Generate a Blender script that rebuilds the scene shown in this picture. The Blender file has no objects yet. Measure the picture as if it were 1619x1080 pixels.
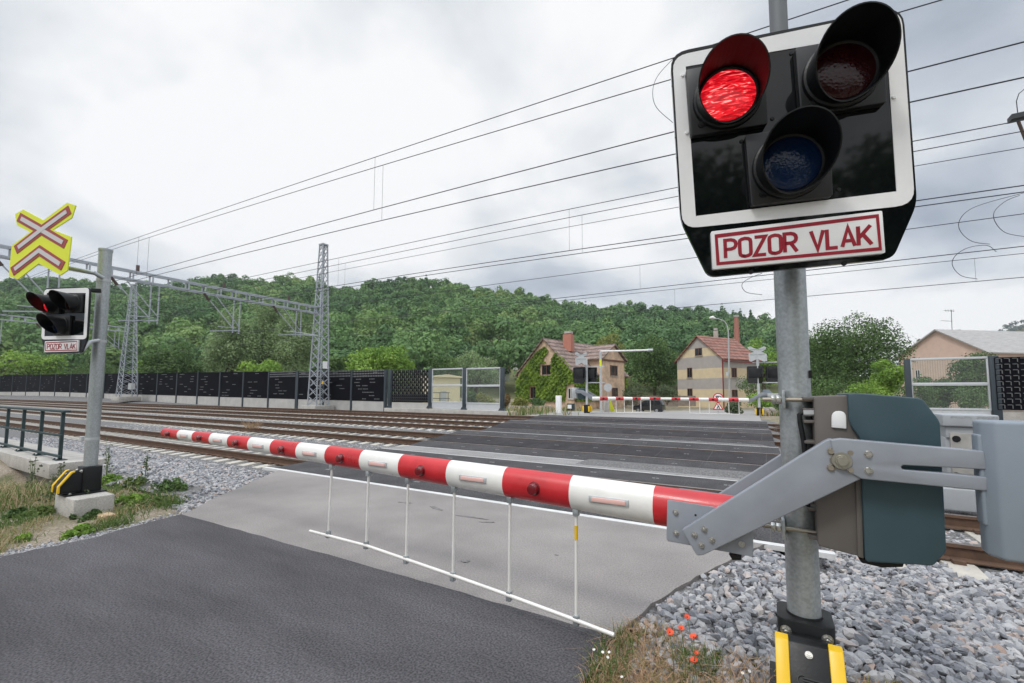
import bpy, bmesh, math, random
import numpy as np
from mathutils import Vector, Matrix
rad = math.radians
random.seed(7)
RNG = np.random.default_rng(11)
SC = bpy.context.scene
COL = SC.collection

# ------------------------------------------------------------------ camera
F, CX, CY, H = 690., 809.5, 573., 1.55
W_PX = 1619.
def _n(v): v = np.array(v, float); return v / np.linalg.norm(v)
def ray(u, v): return np.array([u - CX, v - CY, F])
_vx = ray(-370, 619)
_ex = -_n(_vx)
_up = np.cross(_vx, ray(630, 622)); _up = _n(_up)
if _up[1] > 0: _up = -_up
_ey = np.cross(_up, _ex)
R = np.stack([_ex, _ey, _up])
EYE = np.array([0, 0, H])
def at_z(u, v, z=0.):
    d = R @ ray(u, v); return EYE + d * ((z - H) / d[2])
def at_y(u, v, Y):
    d = R @ ray(u, v); return EYE + d * (Y / d[1])
def at_d(u, v, d): return EYE + R @ (ray(u, v) / F * d)
def at_plane(u, v, P, n):
    d = R @ ray(u, v); return EYE + d * (np.dot(np.array(P) - EYE, n) / np.dot(d, n))
def px(p):
    c = R.T @ (np.array(p, float) - EYE); return CX + F * c[0] / c[2], CY + F * c[1] / c[2], c[2]

cam = bpy.data.cameras.new("camera"); camo = bpy.data.objects.new("camera", cam); COL.objects.link(camo)
cam.sensor_width = 36; cam.lens = 36 * F / W_PX; cam.clip_start = .02; cam.clip_end = 6000
cam.shift_y = (CY - 540) / W_PX
right, down, fwd = R[:, 0], R[:, 1], R[:, 2]
camo.matrix_world = Matrix(((right[0], -down[0], -fwd[0], EYE[0]), (right[1], -down[1], -fwd[1], EYE[1]),
                            (right[2], -down[2], -fwd[2], EYE[2]), (0, 0, 0, 1)))
SC.camera = camo

# ------------------------------------------------------------------ sky, sun, exposure
SC.view_settings.view_transform = 'Standard'; SC.view_settings.look = 'None'
SC.view_settings.gamma = 1; SC.view_settings.exposure = 0.48; SC.view_settings.use_curve_mapping = False
SUN_EL, SUN_AZ = rad(52), rad(200)      # azimuth clockwise from +Y
W = bpy.data.worlds.new("World"); SC.world = W; W.use_nodes = True
nt = W.node_tree; N = nt.nodes; Lk = nt.links
for n_ in list(N): N.remove(n_)
def nd(tree, t, **kw):
    x = tree.nodes.new(t)
    for k, v in kw.items(): setattr(x, k, v)
    return x
def ramp(tree, stops):
    r = tree.nodes.new('ShaderNodeValToRGB'); e = r.color_ramp.elements
    while len(e) < len(stops): e.new(.5)
    for i, (p, c) in enumerate(stops):
        e[i].position = p; e[i].color = (*c, 1) if len(c) == 3 else c
    return r
out = nd(nt, 'ShaderNodeOutputWorld'); bg = nd(nt, 'ShaderNodeBackground'); bg.inputs[1].default_value = .1
sky = nd(nt, 'ShaderNodeTexSky', sky_type='NISHITA', sun_disc=False, sun_elevation=SUN_EL, sun_rotation=SUN_AZ)
tc = nd(nt, 'ShaderNodeTexCoord'); sep = nd(nt, 'ShaderNodeSeparateXYZ'); Lk.new(tc.outputs['Generated'], sep.inputs[0])
zc = nd(nt, 'ShaderNodeMath', operation='MAXIMUM'); Lk.new(sep.outputs[2], zc.inputs[0]); zc.inputs[1].default_value = 0
za = nd(nt, 'ShaderNodeMath', operation='ADD'); Lk.new(zc.outputs[0], za.inputs[0]); za.inputs[1].default_value = .22
dv = nd(nt, 'ShaderNodeVectorMath', operation='DIVIDE'); Lk.new(tc.outputs['Generated'], dv.inputs[0])
cmb = nd(nt, 'ShaderNodeCombineXYZ')
for i in range(3): Lk.new(za.outputs[0], cmb.inputs[i])
Lk.new(cmb.outputs[0], dv.inputs[1])
mp = nd(nt, 'ShaderNodeMapping'); mp.inputs['Location'].default_value = (1.3, .4, 0); mp.inputs['Scale'].default_value = (1, 1, 1)
Lk.new(dv.outputs[0], mp.inputs[0])
nz = nd(nt, 'ShaderNodeTexNoise'); nz.inputs['Scale'].default_value = .95; nz.inputs['Detail'].default_value = 7; nz.inputs['Roughness'].default_value = .52
nz.inputs['Distortion'].default_value = .25
Lk.new(mp.outputs[0], nz.inputs['Vector'])
cl = ramp(nt, [(.34, (.38, .43, .51)), (.44, (.58, .63, .70)), (.53, (.86, .885, .91)), (.60, (1.04, 1.04, 1.045))])
Lk.new(nz.outputs[0], cl.inputs[0])
el = ramp(nt, [(0., (.72, .72, .72)), (.3, (.735, .735, .735)), (.69, (.74, .74, .74)), (.84, (2.0, 2.0, 2.0)), (1., (2.7, 2.7, 2.7))])
Lk.new(zc.outputs[0], el.inputs[0])
mu = nd(nt, 'ShaderNodeMix', data_type='RGBA', blend_type='MULTIPLY'); mu.inputs[0].default_value = 1
Lk.new(cl.outputs[0], mu.inputs[6]); Lk.new(el.outputs[0], mu.inputs[7])
m10 = nd(nt, 'ShaderNodeMix', data_type='RGBA', blend_type='MULTIPLY'); m10.inputs[0].default_value = 1
Lk.new(mu.outputs[2], m10.inputs[6]); m10.inputs[7].default_value = (9.6, 9.6, 9.6, 1)
mxs = nd(nt, 'ShaderNodeMix', data_type='RGBA'); mxs.inputs[0].default_value = .95
Lk.new(sky.outputs[0], mxs.inputs[6]); Lk.new(m10.outputs[2], mxs.inputs[7])
Lk.new(mxs.outputs[2], bg.inputs[0]); Lk.new(bg.outputs[0], out.inputs[0])
sl = bpy.data.lights.new("sun", 'SUN'); sl.energy = 1.0; sl.angle = rad(14); sl.color = (1, .97, .93)
so = bpy.data.objects.new("sun", sl); COL.objects.link(so)
_sd = Vector((math.sin(SUN_AZ) * math.cos(SUN_EL), math.cos(SUN_AZ) * math.cos(SUN_EL), math.sin(SUN_EL)))
so.rotation_euler = _sd.to_track_quat('Z', 'Y').to_euler(); so.location = (0, 0, 40)

# ------------------------------------------------------------------ materials
def M(name, col, rough=.6, metal=0., var=0., scale=6., bump=0., bscale=120., detail=6, spec=.5, col2=None, streak=None, speck=0., coat=0., rot=0.):
    m = bpy.data.materials.new(name); m.use_nodes = True; t = m.node_tree
    b = t.nodes['Principled BSDF']
    b.inputs['Roughness'].default_value = rough; b.inputs['Metallic'].default_value = metal
    b.inputs['Specular IOR Level'].default_value = spec; b.inputs['Base Color'].default_value = (*col, 1)
    if coat: b.inputs['Coat Weight'].default_value = coat; b.inputs['Coat Roughness'].default_value = .06
    co = nd(t, 'ShaderNodeTexCoord')
    if var or col2:
        mpn = nd(t, 'ShaderNodeMapping'); t.links.new(co.outputs['Object'], mpn.inputs[0])
        if streak: mpn.inputs['Scale'].default_value = streak
        mpn.inputs['Rotation'].default_value = (0, 0, rot)
        nn = nd(t, 'ShaderNodeTexNoise'); nn.inputs['Scale'].default_value = scale; nn.inputs['Detail'].default_value = detail
        nn.inputs['Roughness'].default_value = .62
        t.links.new(mpn.outputs[0], nn.inputs['Vector'])
        lo = [c * (1 - var) for c in col]; hi = [min(1, c * (1 + var)) for c in col] if col2 is None else col2
        rp = ramp(t, [(.32, lo), (.68, hi)]); t.links.new(nn.outputs[0], rp.inputs[0])
        src = rp.outputs[0]
        if speck:
            n2 = nd(t, 'ShaderNodeTexNoise'); n2.inputs['Scale'].default_value = bscale; n2.inputs['Detail'].default_value = 3
            t.links.new(co.outputs['Object'], n2.inputs['Vector'])
            r2 = ramp(t, [(.36, (1 - speck,) * 3), (.5, (1,) * 3), (.64, (1 + speck,) * 3)]); t.links.new(n2.outputs[0], r2.inputs[0])
            mm = nd(t, 'ShaderNodeMix', data_type='RGBA', blend_type='MULTIPLY'); mm.inputs[0].default_value = 1
            t.links.new(src, mm.inputs[6]); t.links.new(r2.outputs[0], mm.inputs[7]); src = mm.outputs[2]
        t.links.new(src, b.inputs['Base Color'])
        rr = ramp(t, [(.3, (max(0, rough - .1),) * 3), (.7, (min(1, rough + .1),) * 3)]); t.links.new(nn.outputs[0], rr.inputs[0])
        t.links.new(rr.outputs[0], b.inputs['Roughness'])
    if bump:
        nb = nd(t, 'ShaderNodeTexNoise'); nb.inputs['Scale'].default_value = bscale; nb.inputs['Detail'].default_value = 4
        t.links.new(co.outputs['Object'], nb.inputs['Vector'])
        bp = nd(t, 'ShaderNodeBump'); bp.inputs['Strength'].default_value = bump; bp.inputs['Distance'].default_value = .01
        t.links.new(nb.outputs[0], bp.inputs['Height']); t.links.new(bp.outputs[0], b.inputs['Normal'])
    return m
def tint_mat(name, stops, rough=.75, trans=0., bump=0.):
    m = bpy.data.materials.new(name); m.use_nodes = True; t = m.node_tree; b = t.nodes['Principled BSDF']
    at = nd(t, 'ShaderNodeAttribute', attribute_name='tint'); r = ramp(t, stops)
    t.links.new(at.outputs['Fac'], r.inputs[0]); t.links.new(r.outputs[0], b.inputs['Base Color'])
    b.inputs['Roughness'].default_value = rough; b.inputs['Specular IOR Level'].default_value = .3
    if trans:
        tr = nd(t, 'ShaderNodeBsdfTranslucent'); t.links.new(r.outputs[0], tr.inputs[0])
        mx = nd(t, 'ShaderNodeMixShader'); mx.inputs[0].default_value = trans
        t.links.new(b.outputs[0], mx.inputs[1]); t.links.new(tr.outputs[0], mx.inputs[2])
        t.links.new(mx.outputs[0], t.nodes['Material Output'].inputs[0])
    if bump:
        co = nd(t, 'ShaderNodeTexCoord'); nb = nd(t, 'ShaderNodeTexNoise'); nb.inputs['Scale'].default_value = 60
        t.links.new(co.outputs['Object'], nb.inputs['Vector']); bp = nd(t, 'ShaderNodeBump'); bp.inputs['Strength'].default_value = bump
        bp.inputs['Distance'].default_value = .01
        t.links.new(nb.outputs[0], bp.inputs['Height']); t.links.new(bp.outputs[0], b.inputs['Normal'])
    return m
galv = M('galvanised_steel', (.40, .43, .44), .42, .55, .22, 3.5, .08, 60, streak=(1, 1, .35), col2=None, speck=.12)
galv_light = M('galvanised_pale', (.52, .54, .55), .5, .35, .12, 8)
greyp = M('grey_paint', (.265, .285, .32), .42, 0, .10, 3, .03, 300, spec=.45)
cwgrey = M('counterweight_grey', (.235, .275, .32), .5, 0, .05, 5, .05, 200)
brownp = M('taupe_plastic', (.125, .112, .102), .55, 0, .06, 4, .05, 400)
tealp = M('teal_plastic', (.036, .072, .088), .48, 0, .10, 3, .05, 350)
blackp = M('black_gloss', (.004, .005, .006), .05, 0, 0, spec=.5)
blackm = M('black_matt', (.008, .009, .010), .45, 0, .3, 9, .05, 90, spec=.35)
housing = M('lamp_housing', (.012, .013, .015), .42, 0, .15, 12, .03, 200)
visorm = M('visor_black', (.006, .007, .008), .4, 0, 0, spec=.35)
whitep = M('white_paint', (.84, .84, .84), .42, 0, .05, 4)
whitearm = M('arm_white', (.78, .765, .73), .34, 0, .07, 5, coat=.15)
redarm = M('arm_red', (.54, .020, .026), .34, 0, .14, 5, coat=.15)
redink = M('sign_red', (.30, .006, .022), .45, 0, .04, 9)
steel = M('bolt_steel', (.55, .54, .50), .32, .9, .2, 60)
rustbolt = M('old_bolt', (.36, .32, .26), .42, .7, .15, 12)
yellowp = M('yellow_paint', (.80, .50, .015), .38, 0, .05, 8)
signyel = M('sign_yellow', (.72, .78, .03), .45)
signred = M('sign_dull_red', (.33, .055, .055), .5, 0, .1, 20)
signgrey = M('sign_reflective', (.58, .56, .56), .4)
amberlens = M('red_lens_off', (.16, .006, .010), .18, 0, 0, coat=.4)
reflect = M('pale_reflector', (.80, .50, .45), .25)
concrete = M('concrete', (.42, .40, .37), .85, 0, .16, 3, .25, 60, speck=.15)
plinthm = M('plinth_concrete', (.46, .45, .43), .85, 0, .12, 1.2, .1, 40)
sleeperm = M('sleeper_concrete', (.47, .44, .385), .85, 0, .15, 5, .2, 60)
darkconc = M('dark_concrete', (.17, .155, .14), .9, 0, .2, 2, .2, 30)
asph_d = M('fresh_asphalt', (.086, .083, .088), .92, 0, .36, 1.1, 0, 75, speck=.40, spec=.2, detail=12, streak=(.30, 1, 1), rot=-.36)
asph_l = M('worn_asphalt', (.262, .243, .232), .92, 0, .17, .8, 0, 75, speck=.18, spec=.2, detail=12)
asph_far = M('far_asphalt', (.30, .29, .28), .9, 0, .1, .5)
strip_m = M('strip_asphalt', (.27, .265, .26), .9, 0, .16, 1.2, .5, 60, speck=.3, spec=.2, detail=8)
rubber = M('rubber_panel', (.050, .048, .051), .9, 0, .3, 1.8, .6, 45, speck=.35, spec=.1)
rubber2 = M('rubber_panel_grey', (.075, .073, .076), .9, 0, .25, 1.8, .7, 50, speck=.45, spec=.12)
whitel = M('white_line', (.62, .62, .61), .7, 0, .12, 6)
rust = M('rusty_rail', (.105, .060, .038), .8, 0, .3, 9, .15, 90)
railtop = M('rail_head', (.34, .29, .27), .35, .8, .15, 6)
anth = M('anthracite_paint', (.035, .050, .062), .5, 0, .12, 4)
railp = M('railing_paint', (.022, .045, .050), .45, 0, .15, 10)
panelb = M('black_panel', (.007, .007, .010), .95, 0, .25, 3, spec=.08)
latticem = M('panel_lattice', (.16, .165, .17), .6, 0, .15, 6)
alu = M('aluminium', (.60, .62, .64), .5, .4, .05, 6)
mastm = M('mast_steel', (.40, .43, .47), .5, .35, .12, 3)
wirem = M('wire_dark', (.05, .055, .06), .6, .4)
insul = M('insulator', (.09, .06, .05), .4)
ivory = M('render_ivory', (.84, .74, .50), .85, 0, .05, 2)
pinkw = M('render_pink', (.62, .46, .38), .9, 0, .06, 1.5)
peach = M('render_peach', (.58, .42, .30), .9, 0, .28, 1.6, detail=9)
roofold = M('old_roof_tiles', (.24, .175, .15), .85, 0, .3, 4, .4, 8)
roofred = M('red_roof_tiles', (.27, .13, .10), .85, 0, .22, 5, .4, 10)
roofgrey = M('pale_sheet_roof', (.36, .35, .34), .8, 0, .2, 1.2, streak=(1, 1, 6))
def tile_rows(m, sc, dark):
    t = m.node_tree; b = t.nodes['Principled BSDF']; src = b.inputs['Base Color'].links[0].from_socket
    g = nd(t, 'ShaderNodeNewGeometry'); wv = nd(t, 'ShaderNodeTexWave', bands_direction='Z'); wv.inputs['Scale'].default_value = sc; wv.inputs['Distortion'].default_value = .6; wv.inputs['Detail Scale'].default_value = 3
    t.links.new(g.outputs['Position'], wv.inputs['Vector']); r = ramp(t, [(.05, (dark,) * 3), (.4, (1,) * 3), (.9, (1.12,) * 3)]); t.links.new(wv.outputs[0], r.inputs[0])
    vo = nd(t, 'ShaderNodeTexVoronoi'); vo.inputs['Scale'].default_value = 2.6; t.links.new(g.outputs['Position'], vo.inputs['Vector']); r2 = ramp(t, [(0, (.7,) * 3), (1, (1.25,) * 3)])
    sx = nd(t, 'ShaderNodeSeparateColor'); t.links.new(vo.outputs['Color'], sx.inputs[0]); t.links.new(sx.outputs[0], r2.inputs[0])
    for q in (r, r2):
        mm = nd(t, 'ShaderNodeMix', data_type='RGBA', blend_type='MULTIPLY'); mm.inputs[0].default_value = 1
        t.links.new(src, mm.inputs[6]); t.links.new(q.outputs[0], mm.inputs[7]); src = mm.outputs[2]
    t.links.new(src, b.inputs['Base Color'])
tile_rows(roofold, .55, .5); tile_rows(roofred, .62, .5)
brickm = M('chimney_brick', (.38, .16, .12), .85, 0, .15, 5)
woodw = M('window_wood', (.13, .06, .04), .6, 0, .2, 8)
darkglass = M('window_glass', (.015, .017, .02), .08, 0, 0)
whitewood = M('white_window', (.62, .61, .58), .5)
carp = M('car_paint', (.012, .013, .015), .18, 0, 0, coat=.6)
tyre = M('tyre_rubber', (.015, .015, .016), .8)
chrome = M('hub_grey', (.35, .36, .37), .35, .7)
barkm = M('bark', (.085, .065, .05), .9, 0, .35, 6, .4, 20)
cardb = M('cardboard', (.50, .36, .22), .85, 0, .1, 9)
stainless = M('cabinet_panel', (.36, .35, .33), .5, .3, .18, 5)
cabg = M('cabinet_grey', (.34, .36, .38), .5, 0, .06, 4)
G_HILL = tint_mat('forest_leaves', [(0, (.042, .092, .044)), (.3, (.095, .185, .072)), (.62, (.165, .285, .10)), (.84, (.26, .37, .125)), (1, (.38, .39, .18))], trans=.25)
G_DEEP = tint_mat('deep_green_leaves', [(0, (.048, .098, .034)), (1, (.165, .265, .085))], trans=.3)
G_BRIGHT = tint_mat('bright_green_leaves', [(0, (.11, .22, .036)), (1, (.33, .50, .095))], trans=.3)
G_PALE = tint_mat('olive_leaves', [(0, (.17, .25, .115)), (1, (.34, .45, .22))], trans=.3)
G_YEL = tint_mat('yellow_green_leaves', [(0, (.16, .19, .04)), (1, (.40, .40, .13))], trans=.3)
G_GREY = tint_mat('grey_green_leaves', [(0, (.055, .085, .04)), (1, (.16, .20, .105))], trans=.3)
G_IVY = tint_mat('ivy_leaves', [(0, (.05, .11, .016)), (1, (.29, .42, .055))], trans=.25)
G_GRASS = tint_mat('grass_blades', [(0, (.085, .15, .04)), (.45, (.17, .24, .07)), (.6, (.40, .33, .19)), (1, (.55, .43, .29))], trans=.35)
G_DRY = tint_mat('dry_grass_blades', [(0, (.14, .19, .055)), (.3, (.36, .31, .15)), (.6, (.50, .32, .20)), (1, (.66, .46, .33))], trans=.35)
STONE = tint_mat('ballast_stone', [(0, (.13, .135, .15)), (.35, (.27, .275, .295)), (.72, (.47, .465, .465)), (.9, (.42, .31, .26)), (1, (.54, .50, .47))], rough=.85, bump=.5)
POPPY = M('poppy_petal', (.80, .10, .035), .6); DAISY = M('daisy_petal', (.8, .8, .76), .6); DAISYC = M('daisy_eye', (.7, .42, .02), .6)
STEM = M('plant_stem', (.12, .17, .05), .7)

def facade_mat():
    m = M('banded_render', (.5, .4, .2), .9); t = m.node_tree; b = t.nodes['Principled BSDF']
    co = nd(t, 'ShaderNodeNewGeometry'); s = nd(t, 'ShaderNodeSeparateXYZ'); t.links.new(co.outputs['Position'], s.inputs[0])
    mr = nd(t, 'ShaderNodeMapRange'); mr.inputs[1].default_value = -2; mr.inputs[2].default_value = 12; t.links.new(s.outputs[2], mr.inputs[0])
    k = lambda z: (z + 2) / 14
    g, y = (.40, .37, .345), (.64, .53, .35)
    r = ramp(t, [(0, y), (k(2.27), g), (k(3.9), y), (k(5.37), g), (k(7.15), y), (k(8.4), g)]); r.color_ramp.interpolation = 'CONSTANT'
    t.links.new(mr.outputs[0], r.inputs[0])
    nn = nd(t, 'ShaderNodeTexNoise'); nn.inputs['Scale'].default_value = 1.5; nn.inputs['Detail'].default_value = 6
    c2 = nd(t, 'ShaderNodeTexCoord'); t.links.new(c2.outputs['Object'], nn.inputs['Vector'])
    r2 = ramp(t, [(.3, (.92,) * 3), (.7, (1.05,) * 3)]); t.links.new(nn.outputs[0], r2.inputs[0])
    mm = nd(t, 'ShaderNodeMix', data_type='RGBA', blend_type='MULTIPLY'); mm.inputs[0].default_value = 1
    t.links.new(r.outputs[0], mm.inputs[6]); t.links.new(r2.outputs[0], mm.inputs[7]); t.links.new(mm.outputs[2], b.inputs['Base Color'])
    return m
facade = facade_mat()
def lamp_mat(name, col, e):
    m = M(name, col, .2); t = m.node_tree; b = t.nodes['Principled BSDF']
    co = nd(t, 'ShaderNodeTexCoord'); mq = nd(t, 'ShaderNodeMapping'); mq.inputs['Scale'].default_value = (16, 16, 75); mq.inputs['Rotation'].default_value = (0, .12, 0)
    wv = nd(t, 'ShaderNodeTexNoise'); wv.inputs['Scale'].default_value = 1; wv.inputs['Detail'].default_value = 3; wv.inputs['Distortion'].default_value = 1.2
    t.links.new(co.outputs['Object'], mq.inputs[0]); t.links.new(mq.outputs[0], wv.inputs['Vector'])
    r = ramp(t, [(.34, (.20, .001, .005)), (.50, (.50, .004, .012)), (.60, (.85, .02, .03)), (.70, (1, .40, .36))]); t.links.new(wv.outputs[0], r.inputs[0])
    t.links.new(r.outputs[0], b.inputs['Emission Color']); b.inputs['Emission Strength'].default_value = e
    return m
redlit = lamp_mat('lit_red_lens', (.5, .01, .01), .85)
def dark_lens(name, col):
    m = M(name, col, .13, spec=.4); t = m.node_tree; b = t.nodes['Principled BSDF']
    co = nd(t, 'ShaderNodeTexCoord'); vo = nd(t, 'ShaderNodeTexVoronoi'); vo.inputs['Scale'].default_value = 75
    t.links.new(co.outputs['Object'], vo.inputs['Vector']); bp = nd(t, 'ShaderNodeBump'); bp.inputs['Strength'].default_value = .22; bp.inputs['Distance'].default_value = .003
    t.links.new(vo.outputs[0], bp.inputs['Height']); t.links.new(bp.outputs[0], b.inputs['Normal'])
    return m
lens_red = dark_lens('unlit_red_lens', (.030, .003, .005)); lens_blue = dark_lens('unlit_blue_lens', (.004, .018, .065))
def glass_mat():
    m = bpy.data.materials.new('clear_pane'); m.use_nodes = True; t = m.node_tree; b = t.nodes['Principled BSDF']
    b.inputs['Base Color'].default_value = (.8, .82, .82, 1); b.inputs['Roughness'].default_value = .05
    tr = nd(t, 'ShaderNodeBsdfTransparent'); tr.inputs[0].default_value = (.93, .96, .95, 1)
    mx = nd(t, 'ShaderNodeMixShader'); mx.inputs[0].default_value = .04
    t.links.new(tr.outputs[0], mx.inputs[1]); t.links.new(b.outputs[0], mx.inputs[2]); t.links.new(mx.outputs[0], t.nodes['Material Output'].inputs[0])
    return m
pane = glass_mat()

# ------------------------------------------------------------------ builders
ORG = {}
def thing(name, label, cat, loc=(0, 0, 0), group=None, kind=None):
    o = bpy.data.objects.new(name, None); COL.objects.link(o); o.location = [float(c) for c in loc]; o.empty_display_size = .1
    ORG[o.name] = np.array(loc, float); tag(o, label, cat, group, kind); return o
def tag(o, label=None, cat=None, group=None, kind=None):
    if label: o['label'] = label
    if cat: o['category'] = cat
    if group: o['group'] = group
    if kind: o['kind'] = kind
    return o
class MB:
    def __init__(s): s.v = []; s.f = []; s.m = []
    def add(s, vs, fs, mi=0):
        b = len(s.v); s.v += [tuple(float(c) for c in v) for v in vs]
        s.f += [tuple(i + b for i in f) for f in fs]; s.m += [mi] * len(fs); return s
    def box(s, lo, hi, mi=0):
        x0, y0, z0 = lo; x1, y1, z1 = hi
        return s.add([(x0, y0, z0), (x1, y0, z0), (x1, y1, z0), (x0, y1, z0), (x0, y0, z1), (x1, y0, z1), (x1, y1, z1), (x0, y1, z1)],
                     [(0, 3, 2, 1), (4, 5, 6, 7), (0, 1, 5, 4), (1, 2, 6, 5), (2, 3, 7, 6), (3, 0, 4, 7)], mi)
    def prism(s, pts, vec, mi=0):        # polygon swept along vec
        n = len(pts); p = [np.array(q, float) for q in pts]; w = np.array(vec, float)
        return s.add(p + [q + w for q in p], [tuple(range(n)), tuple(range(2 * n - 1, n - 1, -1))] +
                     [(i, i + n, (i + 1) % n + n, (i + 1) % n) for i in range(n)], mi)
    def tube(s, pts, r, k=8, mi=0, caps=True):
        pts = [np.array(p, float) for p in pts]; rs = r if hasattr(r, '__len__') else [r] * len(pts)
        rings = []; n = len(pts); prev = None
        for i, p in enumerate(pts):
            d = _n(pts[min(i + 1, n - 1)] - pts[max(i - 1, 0)])
            if prev is None:
                a = np.array([0, 0, 1.]) if abs(d[2]) < .9 else np.array([1., 0, 0]); a = _n(a - d * np.dot(a, d))
            else: a = _n(prev - d * np.dot(prev, d))
            prev = a; b = np.cross(d, a)
            rings.append([p + rs[i] * (math.cos(t) * a + math.sin(t) * b) for t in [2 * math.pi * j / k for j in range(k)]])
        vs = [v for r_ in rings for v in r_]
        fs = [(i * k + j, i * k + (j + 1) % k, (i + 1) * k + (j + 1) % k, (i + 1) * k + j) for i in range(n - 1) for j in range(k)]
        if caps: fs += [tuple(range(k - 1, -1, -1)), tuple(range((n - 1) * k, n * k))]
        return s.add(vs, fs, mi)
    def bar(s, a, b, w, h, mi=0, up=(0, 0, 1)):   # rectangular bar
        a = np.array(a, float); b = np.array(b, float); d = _n(b - a); u = np.array(up, float)
        if abs(np.dot(d, u)) > .98: u = np.array([1., 0, 0])
        u = _n(u - d * np.dot(u, d)); x = np.cross(d, u)
        q = [x * w / 2 + u * h / 2, -x * w / 2 + u * h / 2, -x * w / 2 - u * h / 2, x * w / 2 - u * h / 2]
        return s.prism([a + c for c in q], b - a, mi)
    def build(s, name, mats, parent=None, bevel=0., seg=2, smooth=40, label=None):
        org = ORG[parent.name] if parent is not None else np.zeros(3)
        me = bpy.data.meshes.new(name)
        me.from_pydata([tuple(np.array(v) - org) for v in s.v], [], s.f)
        mats = mats if isinstance(mats, (list, tuple)) else [mats]
        for m in mats: me.materials.append(m)
        me.polygons.foreach_set('material_index', s.m)
        bm = bmesh.new(); bm.from_mesh(me)
        bmesh.ops.recalc_face_normals(bm, faces=bm.faces)
        if bevel:
            bmesh.ops.bevel(bm, geom=[e for e in bm.edges if len(e.link_faces) == 2 and e.calc_face_angle(0) > .35], offset=bevel, segments=seg, profile=.5, affect='EDGES', clamp_overlap=True)
        bm.to_mesh(me); bm.free()
        if smooth:
            me.shade_smooth(); me.set_sharp_from_angle(angle=rad(smooth))
        o = bpy.data.objects.new(name, me); COL.objects.link(o)
        if parent is not None: o.parent = parent
        ORG[o.name] = org
        if label: o['label'] = label
        return o
def quads(name, V, mat, parent=None, tint=None, k=4):
    """mesh of separate k-gons from an array (n*k, 3)"""
    org = ORG[parent.name] if parent is not None else np.zeros(3)
    V = np.asarray(V, np.float32) - org.astype(np.float32); n = len(V) // k
    me = bpy.data.meshes.new(name); me.vertices.add(len(V)); me.vertices.foreach_set('co', V.ravel())
    me.loops.add(n * k); me.loops.foreach_set('vertex_index', np.arange(n * k, dtype=np.int32))
    me.polygons.add(n); me.polygons.foreach_set('loop_start', np.arange(0, n * k, k, dtype=np.int32))
    me.update(calc_edges=True); me.materials.append(mat)
    if tint is not None:
        a = me.attributes.new('tint', 'FLOAT', 'FACE'); a.data.foreach_set('value', np.asarray(tint, np.float32))
    o = bpy.data.objects.new(name, me); COL.objects.link(o); ORG[o.name] = org
    if parent is not None: o.parent = parent
    return o
def copy_tree(o, parent=None, loc=None, rz=None):
    c = o.copy(); COL.objects.link(c); ORG[c.name] = ORG[o.name]
    if parent is not None: c.parent = parent
    if loc is not None: c.location = [float(x) for x in loc]
    if rz is not None: c.rotation_euler = (0, 0, rz)
    for ch in [x for x in o.children]: copy_tree(ch, c)
    return c
def disc(mb, c, n, r, h, k=16, mi=0, taper=1.):
    c = np.array(c, float); n = _n(n); mb.tube([c, c + n * h], [r, r * taper], k, mi); return mb
def bolt(parent, c, n, r, mat=None, name='bolt'):
    b = MB(); disc(b, c, n, r * 1.25, r * .25, 16); disc(b, np.array(c) + _n(n) * r * .25, n, r, r * .75, 6, taper=.92)
    disc(b, np.array(c) + _n(n) * r * .9, n, r * .55, r * .5, 10, taper=.7)
    return b.build(name, mat or steel, parent)
def smooth01(a, b, x):
    t = np.clip((np.asarray(x, float) - a) / (b - a), 0, 1); return t * t * (3 - 2 * t)
def zg(x, y):
    z = .012 * (np.clip(y, 8, 28) - 8) - .62 * smooth01(30, 48, y) * smooth01(-40, -22, x)
    return z + .9 * smooth01(-40, -110, x) * smooth01(20, 27, y)
def zground(x, y):
    return zg(x, y) - .035 - .45 * smooth01(3.1, 4.1, y) * smooth01(27.3, 26.4, y) - .75 * np.exp(-(((x + 13.2) / 1.9) ** 2 + ((y - 2.75) / .8) ** 2)) 
def zb(x, y): return zg(x, y) - .035 - .165 * smooth01(3.6, 5.4, y) * smooth01(-.25, .5, np.where(np.asarray(x) > -4, x, 9.))

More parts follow.
